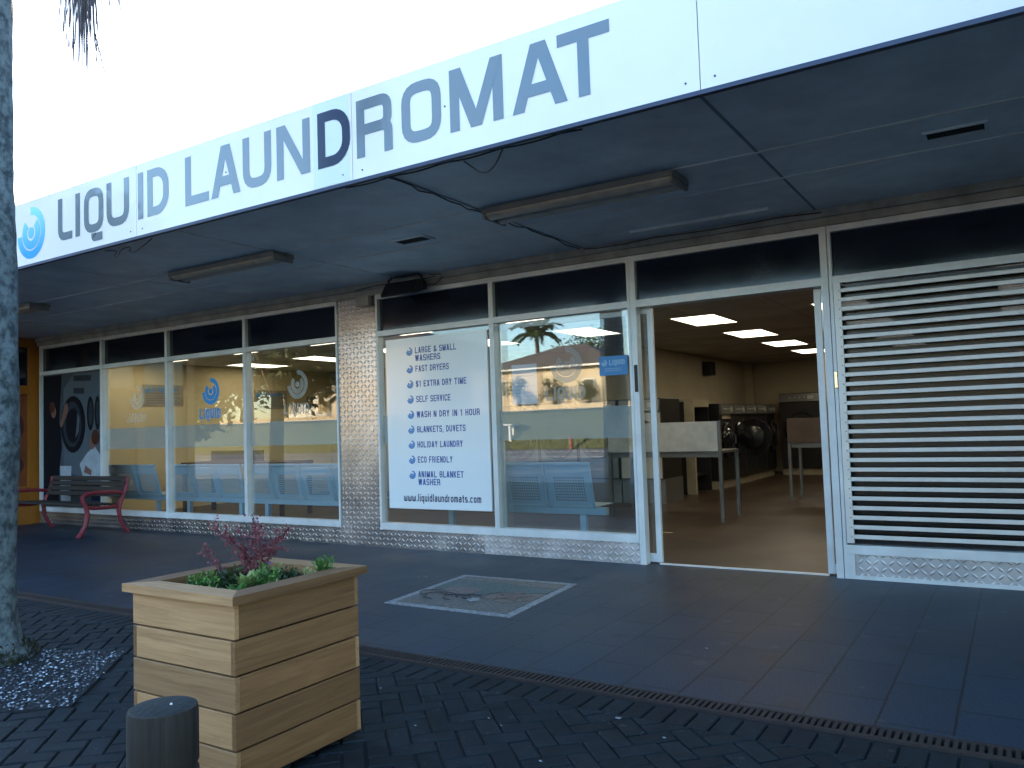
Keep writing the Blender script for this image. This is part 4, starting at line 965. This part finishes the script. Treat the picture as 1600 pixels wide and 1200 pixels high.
# ------------------------------------------------------------------ orange neighbour at the far left
nb = thing('orange_shopfront', 'orange framed side wall of the neighbouring shop with maroon posters beyond the park bench', 'shopfront', (-14.2, -1.5, 0))
box('wall', 'maroon', nb, -14.5, -14.06, -3.0, 0.4, 0, 3.0985)
for (y0, y1, z0, z1) in ((-0.16, 0.09, 0, 3.06), (-0.86, -0.70, 0, 3.06), (-1.90, -1.74, 0, 3.06), (-2.98, -2.82, 0, 3.06)): box('post', 'orange', nb, -14.059, -13.95, y0, y1, z0, z1+.0375)
for (y0, y1) in ((-0.6995, -0.1605), (-1.7395, -0.8605), (-2.8195, -1.9005)):
    box('rail', 'orange', nb, -14.059, -13.96, y0, y1, 2.94, 3.0975); box('rail', 'orange', nb, -14.059, -13.96, y0, y1, 2.16, 2.30); box('base_panel', 'orange', nb, -14.059, -13.96, y0, y1, 0, 0.62)
    box('upper_pane', 'spandrel', nb, -14.059, -14.02, y0, y1, 2.3005, 2.9395)
    box('print_sheet', 'orange_print', nb, -14.059, -14.03, y0, y1, 0.6205, 2.1595)
    yc, hw = (y0+y1)/2, (y1-y0)/2*.8
    for zc, rz_ in ((1.62, .30), (.98, .18)):
        q = MB(); q.prism(ell(yc, zc, hw, rz_, 20), lambda a, b, d: (-14.029+d, a, b), .003); q.build('printed_shape', 'maroon', nb)
m = MB(); m.box(-30, -14.51, -3.0, 12, 0, 3.09); m.box(-30, -13.91, 0.41, 12, 3.091, 5.2); nbw = m.build('neighbour_block', 'wall_ext'); tag(nbw, 'plain rendered block adjoining the far end of the laundromat', 'building')

# ------------------------------------------------------------------ planter
pt = thing('planter_box', 'square honey coloured timber planter of stacked boards in the foreground', 'planter', (-2.865, -4.825, 0))
PX0, PX1, PY0, PY1 = -3.185, -2.54, -5.155, -4.485
T_ = 0.022
def course(z0, z1, k):
    e = 0.0
    # boards lap alternately at the corners
    if k % 2 == 0:
        xa, xb, ya, yb = PX0, PX1, PY0+T_+.0006, PY1-T_-.0006
    else:
        xa, xb, ya, yb = PX0+T_+.0006, PX1-T_-.0006, PY0, PY1
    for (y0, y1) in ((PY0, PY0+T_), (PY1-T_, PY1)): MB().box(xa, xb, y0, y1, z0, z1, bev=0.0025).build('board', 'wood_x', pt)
    for (x0, x1) in ((PX0, PX0+T_), (PX1-T_, PX1)): MB().box(x0, x1, ya, yb, z0, z1, bev=0.0025).build('board', 'wood_y_shaded', pt)
cz = [0.03, 0.165, 0.304, 0.442, 0.576, 0.712]
for k in range(5): course(cz[k]+.003, cz[k+1]-.004, k)
q = MB(); q.box(PX0+T_+.001, PX1-T_-.001, PY0+T_+.001, PY1-T_-.001, 0.02, 0.05)
for (x, y) in ((PX0+.025, PY0+.025), (PX1-.07, PY0+.025), (PX0+.025, PY1-.07), (PX1-.07, PY1-.07)): q.box(x, x+.045, y, y+.045, 0.05, .70)
q.build('inner_frame', 'dark', pt)
ow, iw = .03, .075
q2 = [((PX0-ow, PY0-ow), (PX1+ow, PY0-ow), (PX1-iw, PY0+iw), (PX0+iw, PY0+iw)), ((PX1+ow, PY1+ow), (PX0-ow, PY1+ow), (PX0+iw, PY1-iw), (PX1-iw, PY1-iw))]
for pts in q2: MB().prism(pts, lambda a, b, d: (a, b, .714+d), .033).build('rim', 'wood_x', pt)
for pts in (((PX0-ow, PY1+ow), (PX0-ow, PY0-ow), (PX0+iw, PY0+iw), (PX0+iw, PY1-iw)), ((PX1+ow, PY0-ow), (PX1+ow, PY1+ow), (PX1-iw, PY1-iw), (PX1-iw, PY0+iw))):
    MB().prism(pts, lambda a, b, d: (a, b, .7142+d), .0326).build('rim', 'wood_y_shaded', pt)
lx0, lx1, ly0, ly1 = PX0+.085, PX1-.085, PY0+.085, PY1-.085
q = MB(); q.box(lx0-.012, lx1+.012, ly1, ly1+.012, .5, .705); q.box(lx0-.012, lx1+.012, ly0-.012, ly0, .5, .705); q.box(lx0-.012, lx0, ly0+.0005, ly1-.0005, .5, .705); q.box(lx1, lx1+.012, ly0+.0005, ly1-.0005, .5, .705); q.build('liner', 'liner', pt)
box('soil', 'soil', pt, lx0+.001, lx1-.001, ly0+.001, ly1-.001, .5, .665)
q = MB()
for (x, y) in ((PX0+.08, PY0+.08), (PX1-.08, PY0+.08), (PX0+.08, PY1-.08), (PX1-.08, PY1-.08)): q.lathe([(.02, -.012), (.02, .012)], (x, y, .02-.011+.0), 12, 'x'); 
q.build('caster', 'black', pt)

def leaf_at(mb, p, d, n_, L_, W_):
    d = d.normalized(); s = d.cross(n_).normalized(); nn = s.cross(d)
    a = p; b = p+d*L_*.5+s*W_*.5+nn*L_*.08; c = p+d*L_; e = p+d*L_*.5-s*W_*.5+nn*L_*.08
    v = [mb.bm.verts.new(x) for x in (a, b, c, e)]; mb.bm.faces.new((v[0], v[1], v[2], v[3]))
def rv(r_, z=0.0): return Vector((r_.uniform(-1, 1), r_.uniform(-1, 1), r_.uniform(-1, 1)+z)).normalized()
# barberry
rb = thing('barberry_shrub', 'wispy dark red leaved shrub growing at the back of the planter', 'shrub', (-2.93, -4.74, .66))
r_ = random.Random(11); st_ = MB(); lv = MB()
cr = Vector((math.cos(YAW), -math.sin(YAW), 0)); cf = Vector((math.sin(YAW), math.cos(YAW), 0))
stems = []
for (sx, h, bx) in ((-.215, .17, -.10), (-.16, .30, 0), (-.10, .25, 0), (-.05, .29, 0.01), (.0, .33, 0.02), (.03, .30, 0.02), (.06, .27, 0.03), (.10, .26, 0.03), (.15, .29, 0.03), (.09, .20, 0.02), (-.04, .20, 0), (.04, .18, 0)):
    b0 = Vector((-2.95, -4.72, .66))+cr*bx; tip = b0+cr*(sx-bx)*1.22+cf*r_.uniform(-.08, .08)+Vector((0, 0, h)); mid = b0.lerp(tip, .5)+Vector((0, 0, .03))+rv(r_)*.015
    pts = [b0, b0.lerp(mid, .6)+rv(r_)*.006, mid, mid.lerp(tip, .55)+rv(r_)*.01, tip]; st_.tube(pts, [.003, .0026, .0022, .0016, .001], 5); stems.append(pts)
    for k in range(70):
        u = r_.uniform(.18, 1.0)*4; i = min(3, int(u)); p = Vector(pts[i]).lerp(Vector(pts[i+1]), u-i)+rv(r_)*r_.uniform(.002, .028)
        leaf_at(lv, p, rv(r_, .3), rv(r_), r_.uniform(.012, .021), r_.uniform(.007, .011))
    for k in range(3):
        u = r_.uniform(1, 3.4); i = int(u); p = Vector(pts[i]).lerp(Vector(pts[i+1]), u-i); e = p+rv(r_, .6)*.07; st_.tube([p, e], [.0014, .0008], 4)
        for j in range(16): leaf_at(lv, p.lerp(e, r_.random())+rv(r_)*.008, rv(r_, .3), rv(r_), .016, .009)
st_.build('stem', 'twig', rb); lv.build('foliage', 'red_leaf', rb, fix=False)
# low plants
def rosette(label, c, rad, n_, mt, name='succulent', cat='succulent', tall=.5, leafw=.35, seed=1):
    r = random.Random(seed); t = thing(name, label, cat, c, 'low plants in the timber planter'); q = MB(); C = Vector(c)
    for k in range(n_):
        a = r.uniform(0, 6.28); el = r.uniform(.15, 1.3); d = Vector((math.cos(a)*math.cos(el), math.sin(a)*math.cos(el), math.sin(el)*tall+.15)); L_ = rad*r.uniform(.6, 1.05)
        leaf_at(q, C+d*L_*.15, d, Vector((0, 0, 1)) if el < 1.1 else rv(r), L_, L_*leafw)
    q.build('foliage', mt, t, fix=False); q = MB(); q.tube([C-Vector((0, 0, .01)), C+Vector((0, 0, rad*.2))], [.006, .003], 6); q.build('stem', 'twig', t)
def bushy(label, c, rad, h, n_, mt, seed, name='ground_cover_plant', lsz=.022):
    r = random.Random(seed); t = thing(name, label, 'plant', c, 'low plants in the timber planter'); q = MB(); s = MB(); C = Vector(c)
    for k in range(9):
        a = r.uniform(0, 6.28); tip = C+Vector((math.cos(a)*rad*r.uniform(.2, .9), math.sin(a)*rad*r.uniform(.2, .9), h*r.uniform(.6, 1))); s.tube([C, C.lerp(tip, .5)+Vector((0, 0, h*.15)), tip], [.003, .002, .001], 4)
        for j in range(n_//9):
            leaf_at(q, C.lerp(tip, r.uniform(.25, 1.02))+rv(r)*rad*.22, rv(r, .5), rv(r), lsz*r.uniform(.7, 1.2), lsz*.45)
    s.build('stem', 'twig', t); q.build('foliage', mt, t, fix=False)
zs = .667
bushy('bright green feathery plant near the street side corner of the planter', (-3.02, -4.93, zs), .095, .095, 380, 'green_leaf', 2)
bushy('dark green clump beside the feathery plant, below the red shrub', (-2.935, -4.87, zs), .075, .105, 300, 'dark_leaf', 3)
bushy('mid green leafy clump in the middle of the planter', (-2.79, -4.78, zs), .085, .11, 380, 'green_leaf', 4)
bushy('dark green leafy clump toward the shop side of the planter', (-2.72, -4.70, zs), .08, .09, 300, 'dark_leaf', 6)
bushy('yellowish green clump near the rim on the shop side', (-2.66, -4.64, zs), .065, .085, 240, 'succulent', 8)
bushy('reddish green tuft at the far corner of the planter rim', (-2.66, -4.575, zs+.01), .05, .11, 180, 'green_leaf', 9, lsz=.03)
rosette('pale green fleshy rosette directly below the red shrub', (-2.87, -4.82, zs+.02), .085, 60, 'succulent', seed=5)
rosette('small pale green rosette at the front corner of the planter', (-2.90, -5.0, zs+.01), .06, 50, 'succulent', seed=7)
rosette('small mixed green rosette near the middle front of the planter', (-2.80, -4.93, zs+.01), .065, 50, 'green_leaf', seed=12)
rosette('pale spiky rosette by the long front rim of the planter', (-2.70, -4.82, zs+.02), .06, 40, 'succulent', seed=14, leafw=.25)
vf = thing('violet_flower', 'tiny violet flower among the leaves under the red shrub', 'flower', (-2.80, -4.76, zs+.11))
q = MB(); r = random.Random(3); C = Vector((-2.80, -4.76, zs+.12))
for k in range(6): leaf_at(q, C, Vector((math.cos(k), math.sin(k), .3)), Vector((0, 0, 1)), .012, .009)
MT['violet'] = mat('violet_petal', (0.16, 0.10, 0.5), 0.6)
q.build('petal', 'violet', vf, fix=False); MB().tube([C-Vector((0, 0, .09)), C], .0012, 4).build('stem', 'twig', vf)
pipe = thing('irrigation_pipe', 'thin pale pipe lying along the far inside edge of the planter', 'pipe', (-2.7, -4.58, .69))
q = MB(); q.tube([(-2.90, -4.588, .69), (-2.66, -4.588, .692)], .006, 8); q.build('tube', 'bright_alu', pipe)

# ------------------------------------------------------------------ timber bollard
bo = thing('timber_bollard', 'short round weathered timber bollard in front of the planter', 'bollard', (-2.03, -5.80, 0))
q = MB(); rb_ = .092
q.lathe([(rb_, -.0), (rb_, .44), (rb_*.95, .446), (rb_*.95, .458), (rb_, .464), (rb_, .595), (rb_*.97, .612), (rb_*.9, .6155)], (-2.03, -5.80, 0), 40); q.build('post', 'post', bo, smooth=True)
q = MB(); q.lathe([(rb_*.9, .6157), (rb_*.6, .6215), (.01, .6225)], (-2.03, -5.80, 0), 40); q.build('top', 'post_top', bo, smooth=True)
q = MB(); q.lathe([(.004, .6222), (.003, .626)], (-2.0, -5.795, 0), 8); q.build('nail', 'bright_alu', bo)

# ------------------------------------------------------------------ foreground palm trunk and gravel bed
r_ = random.Random(21)
tr = thing('palm', 'pale lichen spotted palm trunk rising from the gravel bed at the picture edge', 'tree', (-5.5, -4.66, 0))
q = MB(); rings = []; seg = 40
prof = [(0, .30), (.05, .275), (.12, .235), (.25, .212), (.5, .205), (.9, .203), (1.3, .206), (1.8, .20), (2.3, .192), (2.8, .184), (3.3, .176), (3.9, .166), (4.6, .158), (5.6, .15), (6.6, .14), (7.0, .15)]
zz = []; 
for (h0, r0), (h1, r1) in zip(prof[:-1], prof[1:]):
    n_ = max(1, int((h1-h0)/.09))
    for k in range(n_): zz.append((h0+(h1-h0)*k/n_, r0+(r1-r0)*k/n_))
zz.append(prof[-1])
for h, r0 in zz:
    ring = []
    for k in range(seg):
        a = 2*math.pi*k/seg
        rr_ = r0*(1+.03*math.sin(3*a+h*2.1)+.018*math.sin(7*a-h*5)+.012*math.sin(h*33))+r_.uniform(-.0025, .0025)
        ring.append(q.bm.verts.new((-5.545+rr_*math.cos(a)+.012*math.sin(h*1.5)+.012*h, -4.69+rr_*math.sin(a), h)))
    rings.append(ring)
for i in range(len(rings)-1):
    for k in range(seg): q.bm.faces.new((rings[i][k], rings[i][(k+1) % seg], rings[i+1][(k+1) % seg], rings[i+1][k]))
q.build('trunk', 'bark', tr, smooth=True)
q = MB()
for k in range(900):
    a = r_.uniform(0, 6.28); h = abs(r_.gauss(0, .05)); rad = .30-.5*h+r_.uniform(-.02, .03); p = Vector((-5.545+rad*math.cos(a), -4.69+rad*math.sin(a), h+.0))
    leaf_at(q, p, rv(r_, .6), rv(r_), r_.uniform(.02, .05), .018)
q.build('moss', 'moss', tr, fix=False)
def frond(q, base, tip, rise, n_, ll, droop, r, wid=.018):
    base = Vector(base); tip = Vector(tip); pts = [base.lerp(tip, u)+Vector((0, 0, rise*math.sin(math.pi*min(1, u*.9)))) for u in [k/14 for k in range(15)]]
    q.tube(pts, [.02*(1-k/16) for k in range(15)], 5)
    for k in range(n_):
        u = .15+.85*k/n_; f = u*14; i = min(13, int(f)); p = pts[i].lerp(pts[i+1], f-i); d = (pts[i+1]-pts[i]).normalized(); s = d.cross(Vector((0, 0, 1))).normalized()
        for sg in (-1, 1): leaf_at(q, p, (s*sg+d*.6+Vector((0, 0, -droop+r.uniform(-.15, .15)))), Vector((0, 0, 1)), ll*r.uniform(.75, 1.1)*(1-.4*u), wid)
top = Vector((-5.36, -4.66, 6.95))
for k in range(11):
    a = 2*math.pi*k/11+.2; q = MB(); frond(q, top, top+Vector((math.cos(a)*2.0, math.sin(a)*2.0, -.15)), .75, 34, .55, .55, r_); q.build('frond', 'palm_leaf', tr, fix=False)
# withered hanging frond whose tips enter the picture
q = MB(); hp = Vector((-4.78, -4.42, 4.75))
stem = [top+Vector((0, 0, -.1)), Vector((-5.1, -4.55, 6.6)), Vector((-4.88, -4.46, 5.9)), Vector((-4.80, -4.43, 5.2)), hp]
q.tube(stem, [.02, .018, .014, .010, .006], 6)
for k in range(210):
    b0 = Vector(stem[3]).lerp(hp, r_.uniform(.1, 1.0))
    sx = r_.gauss(-.01, .135); L_ = r_.uniform(.62, 1.28)-abs(sx)*1.6
    tipp = Vector((b0.x, b0.y, 4.75))+cr*sx*1.0+cf*r_.gauss(0, .08)+Vector((0, 0, -L_))
    midp = b0.lerp(tipp, .5)+cr*sx*.25
    q.tube([b0, midp, tipp], [.0036, .003, .0018], 4)
q.tube([hp, hp+cr*.03+Vector((0, 0, -.5)), hp+cr*.045+Vector((0, 0, -.85)), hp+cr*.11+Vector((0, 0, -1.12)), hp+cr*.20+Vector((0, 0, -1.36))], [.006, .0055, .005, .004, .003], 5)
for k in range(14):
    b0 = hp+cr*(.10+r_.uniform(-.02, .03))+Vector((0, 0, .1)); q.tube([b0, b0+cr*.05+Vector((0, 0, -.35)), b0+cr*(.06+r_.uniform(0, .05))+Vector((0, 0, -r_.uniform(.45, .68)))], [.003, .002, .001], 4)
q.build('withered_frond', 'strand', tr, fix=False)

g = MB(); g.prism(GRAVEL, lambda a, b, d: (a, b, -.011+d), .016); gb = struct('gravel_bed', g, 'pebble_dark')
q = MB(); rg = random.Random(9); cnt = 0
while cnt < 4200:
    x, y = rg.uniform(-6.4, -4.15), rg.uniform(-5.75, -4.15)
    if not inside((x, y), GRAVEL) or (x+5.5)**2+(y+4.66)**2 < .30**2: continue
    if x < -5.9 and rg.random() < .6: continue
    cnt += 1; s = rg.uniform(.004, .0125); c = Vector((x, y, .006+s*.3)); a = rg.uniform(0, 6.28)
    ux = Vector((math.cos(a), math.sin(a), rg.uniform(-.3, .3))).normalized(); uy = Vector((-math.sin(a), math.cos(a), rg.uniform(-.3, .3))).normalized(); uz = ux.cross(uy)
    T1 = [q.bm.verts.new(c+ux*s*math.cos(t)*1.0+uy*s*.65*math.sin(t)) for t in [k*math.pi/3 for k in range(6)]]; tp = q.bm.verts.new(c+uz*s*.5); bt_ = q.bm.verts.new(c-uz*s*.4)
    for k in range(6): q.bm.faces.new((T1[k], T1[(k+1) % 6], tp)); q.bm.faces.new((T1[(k+1) % 6], T1[k], bt_))
tag(q.build('gravel', 'pebble'), kind='stuff')

# ------------------------------------------------------------------ litter
for k, (x, y, s, z) in enumerate((a_, b_, c_*.7, d_) for a_, b_, c_, d_ in ((-1.63, -2.52, .022, 0), (-4.66, -1.35, .02, 0), (-4.72, -1.38, .014, 0), (-2.9, -3.95, .012, 0), (-2.4, -4.28, .012, 0), (-1.62, -3.78, .03, 0), (-2.15, -4.05, .01, 0), (-1.7, -4.35, .012, 0), (-5.0, -3.55, .02, 0), (-4.86, -3.78, .02, 0), (-4.1, -0.4, .02, 0), (-2.05, -4.1, .009, 0), (-1.35, -3.9, .014, 0))):
    q = MB(); n_ = 7; q.prism([(x+s*math.cos(6.28*j/n_)*random.uniform(.6, 1.1), y+s*.55*math.sin(6.28*j/n_)*random.uniform(.6, 1.1)) for j in range(n_)], lambda a, b, d: (a, b, .003+d), .002)
    tag(q.build('paper_scrap', 'scrap'), 'small pale scrap of litter lying on the dark paving', 'litter', 'pale scraps littering the paving')
yt = MB(); yt.box(-3.72, -3.60, 2.05, 2.10, .0035, .0065); tag(yt.build('floor_tape', 'cream_board'), 'short strip of pale tape stuck on the brown floor inside the doorway', 'tape')

# ================================================================== ACROSS THE STREET (seen reflected in the glass)
def bank_z(y): return max(-.12, min(2.35, (-35.4-y)/2.4*2.45-.10))
g = MB(); xs = [-170+k*10 for k in range(35)]; ys = [-35.4, -35.9, -36.4, -36.9, -37.4, -37.8, -60, -120]
V = [[g.bm.verts.new((x, y, bank_z(y)+.02*math.sin(x*.7+y))) for x in xs] for y in ys]
for i in range(len(ys)-1):
    for k in range(len(xs)-1): g.bm.faces.new((V[i][k], V[i][k+1], V[i+1][k+1], V[i+1][k]))
struct('grass_bank', g, 'grass')
def house(name, label, x0, x1, y0, y1, zb, ze, zr, wm, wins_, hip=True):
    t = thing(name, label, 'house', ((x0+x1)/2, y0, zb))
    box('wall', wm, t, x0, x1, y1, y0, zb-.5, ze)
    q = MB(); e = .5; ym = (y0+y1)/2; ri = min((x1-x0)/2-.5, abs(y0-y1)/2)
    A = [q.bm.verts.new(p) for p in ((x0-e, y0+e, ze), (x1+e, y0+e, ze), (x1+e, y1-e, ze), (x0-e, y1-e, ze))]; B = [q.bm.verts.new(p) for p in ((x0+ri, ym, zr), (x1-ri, ym, zr))]
    q.bm.faces.new((A[0], A[1], B[1], B[0])); q.bm.faces.new((A[2], A[3], B[0], B[1])); q.bm.faces.new((A[1], A[2], B[1])); q.bm.faces.new((A[3], A[0], B[0])); q.bm.faces.new(A[::-1]); q.build('roof', 'roof_tile', t)
    box('gutter', 'house_wall_w', t, x0-e, x1+e, y0+e+.002, y0+e+.1, ze-.02, ze+.1)
    for (wx, ww, wz, wh) in wins_:
        f = MB(); f.box(wx, wx+ww, y0+.003, y0+.06, wz, wz+wh); f = f.build('window', 'house_wall_w', t); box('pane', 'pane_dark', f, wx+.08, wx+ww-.08, y0+.0605, y0+.075, wz+.08, wz+wh-.08)
house('house', 'cream weatherboard house with grey hip roof across the street, reflected in the middle window', -34.5, -22.5, -42, -52, 2.4, 5.35, 7.4, 'house_wall', [(-33, 1.6, 3.5, 1.2), (-25.2, 0.9, 3.6, 0.9)])
house('house', 'two storey cream house with a plain front beside the reflected hip roofed house', -48, -38.5, -41, -50, 2.4, 8.2, 9.8, 'house_wall', [(-40.5, 1.4, 3.5, 1.2)])
house('house', 'white weatherboard house across the street farther from the camera', -68, -54, -52, -62, 2.4, 5.4, 7.6, 'house_wall_w', [(-66, 1.8, 3.4, 1.3), (-61, 1.8, 3.4, 1.3), (-57.5, 1.4, 3.4, 1.3)])
house('house', 'brown brick house across the street opposite the security grille', -2.2, 14, -40, -50, 2.4, 5.0, 6.6, 'brown_wall', [(4, 1.8, 3.4, 1.3), (9, 1.8, 3.4, 1.3)])
house('house', 'long pale house across the street opposite the doorway', -16, -5, -43, -52, 2.4, 5.2, 7.0, 'house_wall', [(-14, 1.8, 3.4, 1.3), (-9, 1.8, 3.4, 1.3)])
fn = thing('fence', 'low pale timber fence along the top of the grass bank across the street', 'fence', (-40, -37.2, 2.3))
q = MB()
for k in range(480): q.box(-80+k*.2, -80+k*.2+.17, -37.25, -37.22, 2.3, 2.62+.02*math.sin(k*1.7))
q.build('palings', 'fence', fn); q = MB(); q.box(-80, 16, -37.30, -37.255, 2.4, 2.48); q.build('rail', 'fence', fn)
def leafy_tree(label, x, y, z, h, rx, rz, seed, mt='leaf', n_=2600, group='broadleaf trees across the street', ls=.28):
    r = random.Random(seed); t = thing('tree', label, 'tree', (x, y, z), group); s = MB(); q = MB(); cz = z+h-rz
    s.tube([(x, y, z-.3), (x+.1, y, z+h*.3), (x, y, cz)], [.22, .17, .1], 8)
    cl = []
    for k in range(20):
        d = rv(r); c = Vector((x, y, cz))+Vector((d.x*rx*r.uniform(.3, .8), d.y*rx*r.uniform(.3, .8), d.z*rz*r.uniform(.3, .8))); cl.append((c, r.uniform(.28, .45)*rx)); s.tube([(x, y, z+h*.3), c.lerp(Vector((x, y, cz)), .4), c], [.08, .05, .02], 5)
    for k in range(n_):
        c, cr_ = cl[r.randrange(len(cl))]; leaf_at(q, c+rv(r)*cr_*r.random()**.4, rv(r), rv(r), ls*r.uniform(.7, 1.2), ls*.6)
    s.build('trunk', 'trunk', t); q.build('crown', mt, t, fix=False)
TT = 'tree behind the houses across the street'
leafy_tree('rounded dark green tree behind the reflected cream house roof', -31, -55, 2.3, 7.2, 3.6, 2.4, 31)
leafy_tree('taller dark tree at the end of the reflected cream house', -23.2, -52, 2.3, 8.2, 2.4, 2.6, 32)
leafy_tree('big dark tree between the white house and the two storey cream house', -53.5, -50, 2.3, 9.0, 4.4, 3.8, 33, n_=3400)
leafy_tree('tree at the far end of the street beyond the white house', -74, -38, 2.3, 9.5, 4.6, 4.0, 35, n_=3200)
leafy_tree('very tall dense tree added on the far bank to hide reflected sky', -58, -41, 2.0, 10.5, 4.6, 4.4, 36, n_=5200, ls=.34)  # this tree and the next two were added to block reflected sky
leafy_tree('broad dense tree added next to the very tall tree to hide reflected sky', -66, -40, 2.0, 10.0, 4.6, 4.3, 39, n_=5200, ls=.34)
leafy_tree('dense roundish tree added before the two storey cream house corner to hide reflected sky', -52.5, -40, 2.0, 8.6, 3.2, 3.6, 40, n_=4200, ls=.32)
leafy_tree('dense verge tree added across the road to darken the security grille panes', -4.6, -34.6, .5, 9.4, 3.6, 4.3, 41, n_=5200, ls=.32)  # tree added to darken reflections in the grille panes
leafy_tree('huge dark tree added behind the brown brick house to hide reflected sky', 3, -56, 2.3, 13, 7.5, 5.2, 42, n_=5200, ls=.45)  # backdrop tree added to keep bright sky out of the grille reflections
leafy_tree('dense tree between the long pale house and the brown house', -1.5, -48, 2.3, 8.0, 3.2, 3.0, 37)
leafy_tree('low bushy tree in the garden left of the cream house', -37.5, -45, 2.3, 5.0, 2.2, 1.8, 38, n_=1800)
for k, (x, h) in enumerate(((-31.6, 2.3), (-29.4, 2.9), (-26.6, 2.6), (-24.0, 2.2))):
    leafy_tree(('small garden shrub at the far end of the cream house wall', 'taller garden shrub before the cream house window', 'small garden shrub before the cream house wall', 'garden shrub by the near corner of the cream house')[k], x, -40.2, 2.3, h, .95, h*.42, 50+k, n_=700, group='garden shrubs before the cream house', ls=.14)
pm_ = thing('palm', 'tall feathery palm behind the cream house across the street', 'tree', (-35.8, -54, 2.3)); r = random.Random(77)
q = MB(); q.tube([(-35.8, -54, 2.0), (-35.7, -54, 5), (-35.8, -54, 9.2)], [.28, .22, .18], 10); q.build('trunk', 'trunk', pm_)
for k in range(18):
    a = 2*math.pi*k/18+.1; q = MB(); tp = Vector((-35.8, -54, 9.2)); frond(q, tp, tp+Vector((math.cos(a)*2.3, math.sin(a)*2.3, (-.6 if k % 3 == 0 else (1.9 if k % 3 == 1 else .8)))), 0.7, 30, 1.0, .35, r, wid=.17); q.build('frond', 'palm_leaf', pm_, fix=False)
ta = thing('picnic_table', 'white timber table on the grass bank across the street', 'table', (-28, -36.2, bank_z(-36.2)))
z0 = bank_z(-36.2); box('tabletop', 'white_table', ta, -28.8, -27.2, -36.6, -35.8, z0+.72, z0+.80)
for (xx, yy) in ((-28.6, -36.4), (-27.5, -36.4), (-28.6, -36.0), (-27.5, -36.0)): box('leg', 'white_table', ta, xx, xx+.12, yy, yy+.1, z0-.3, z0+.7195)
rp = thing('street_post', 'short red post at the roadside across the street', 'post', (-22.7, -35.3, -.1))
q = MB(); q.lathe([(.07, -.3), (.07, .7), (.09, .72), (.085, .82), (.03, .86)], (-22.7, -35.3, -.1), 14); q.build('post', 'red_post', rp); q = MB(); q.lathe([(.16, -.12), (.16, -.02)], (-22.7, -35.3, -.1), 14); q.build('base', 'kerb', rp)

# trees added outside the view on this side to block light and darken reflections
leafy_tree('large dense street tree added out of view near the security grille to block light', 4.9, -6.3, -.05, 5.4, 3.6, 2.2, 91, n_=7500, group='trees added on the near side of the street', ls=.30)
leafy_tree('large dense street tree added beyond the palm to darken the left windows', -18, -8.6, -.05, 8.0, 3.2, 3.2, 92, n_=6500, group='trees added on the near side of the street', ls=.30)
leafy_tree('low spreading street tree added farther along to darken window reflections', -23.5, -9.0, -.05, 6.6, 3.0, 3.0, 93, n_=6000, group='trees added on the near side of the street', ls=.30)
leafy_tree('street tree added at the far end of the near kerb to darken reflections', -29, -9.0, -.05, 7.2, 3.1, 3.3, 94, n_=5500, group='trees added on the near side of the street', ls=.30)
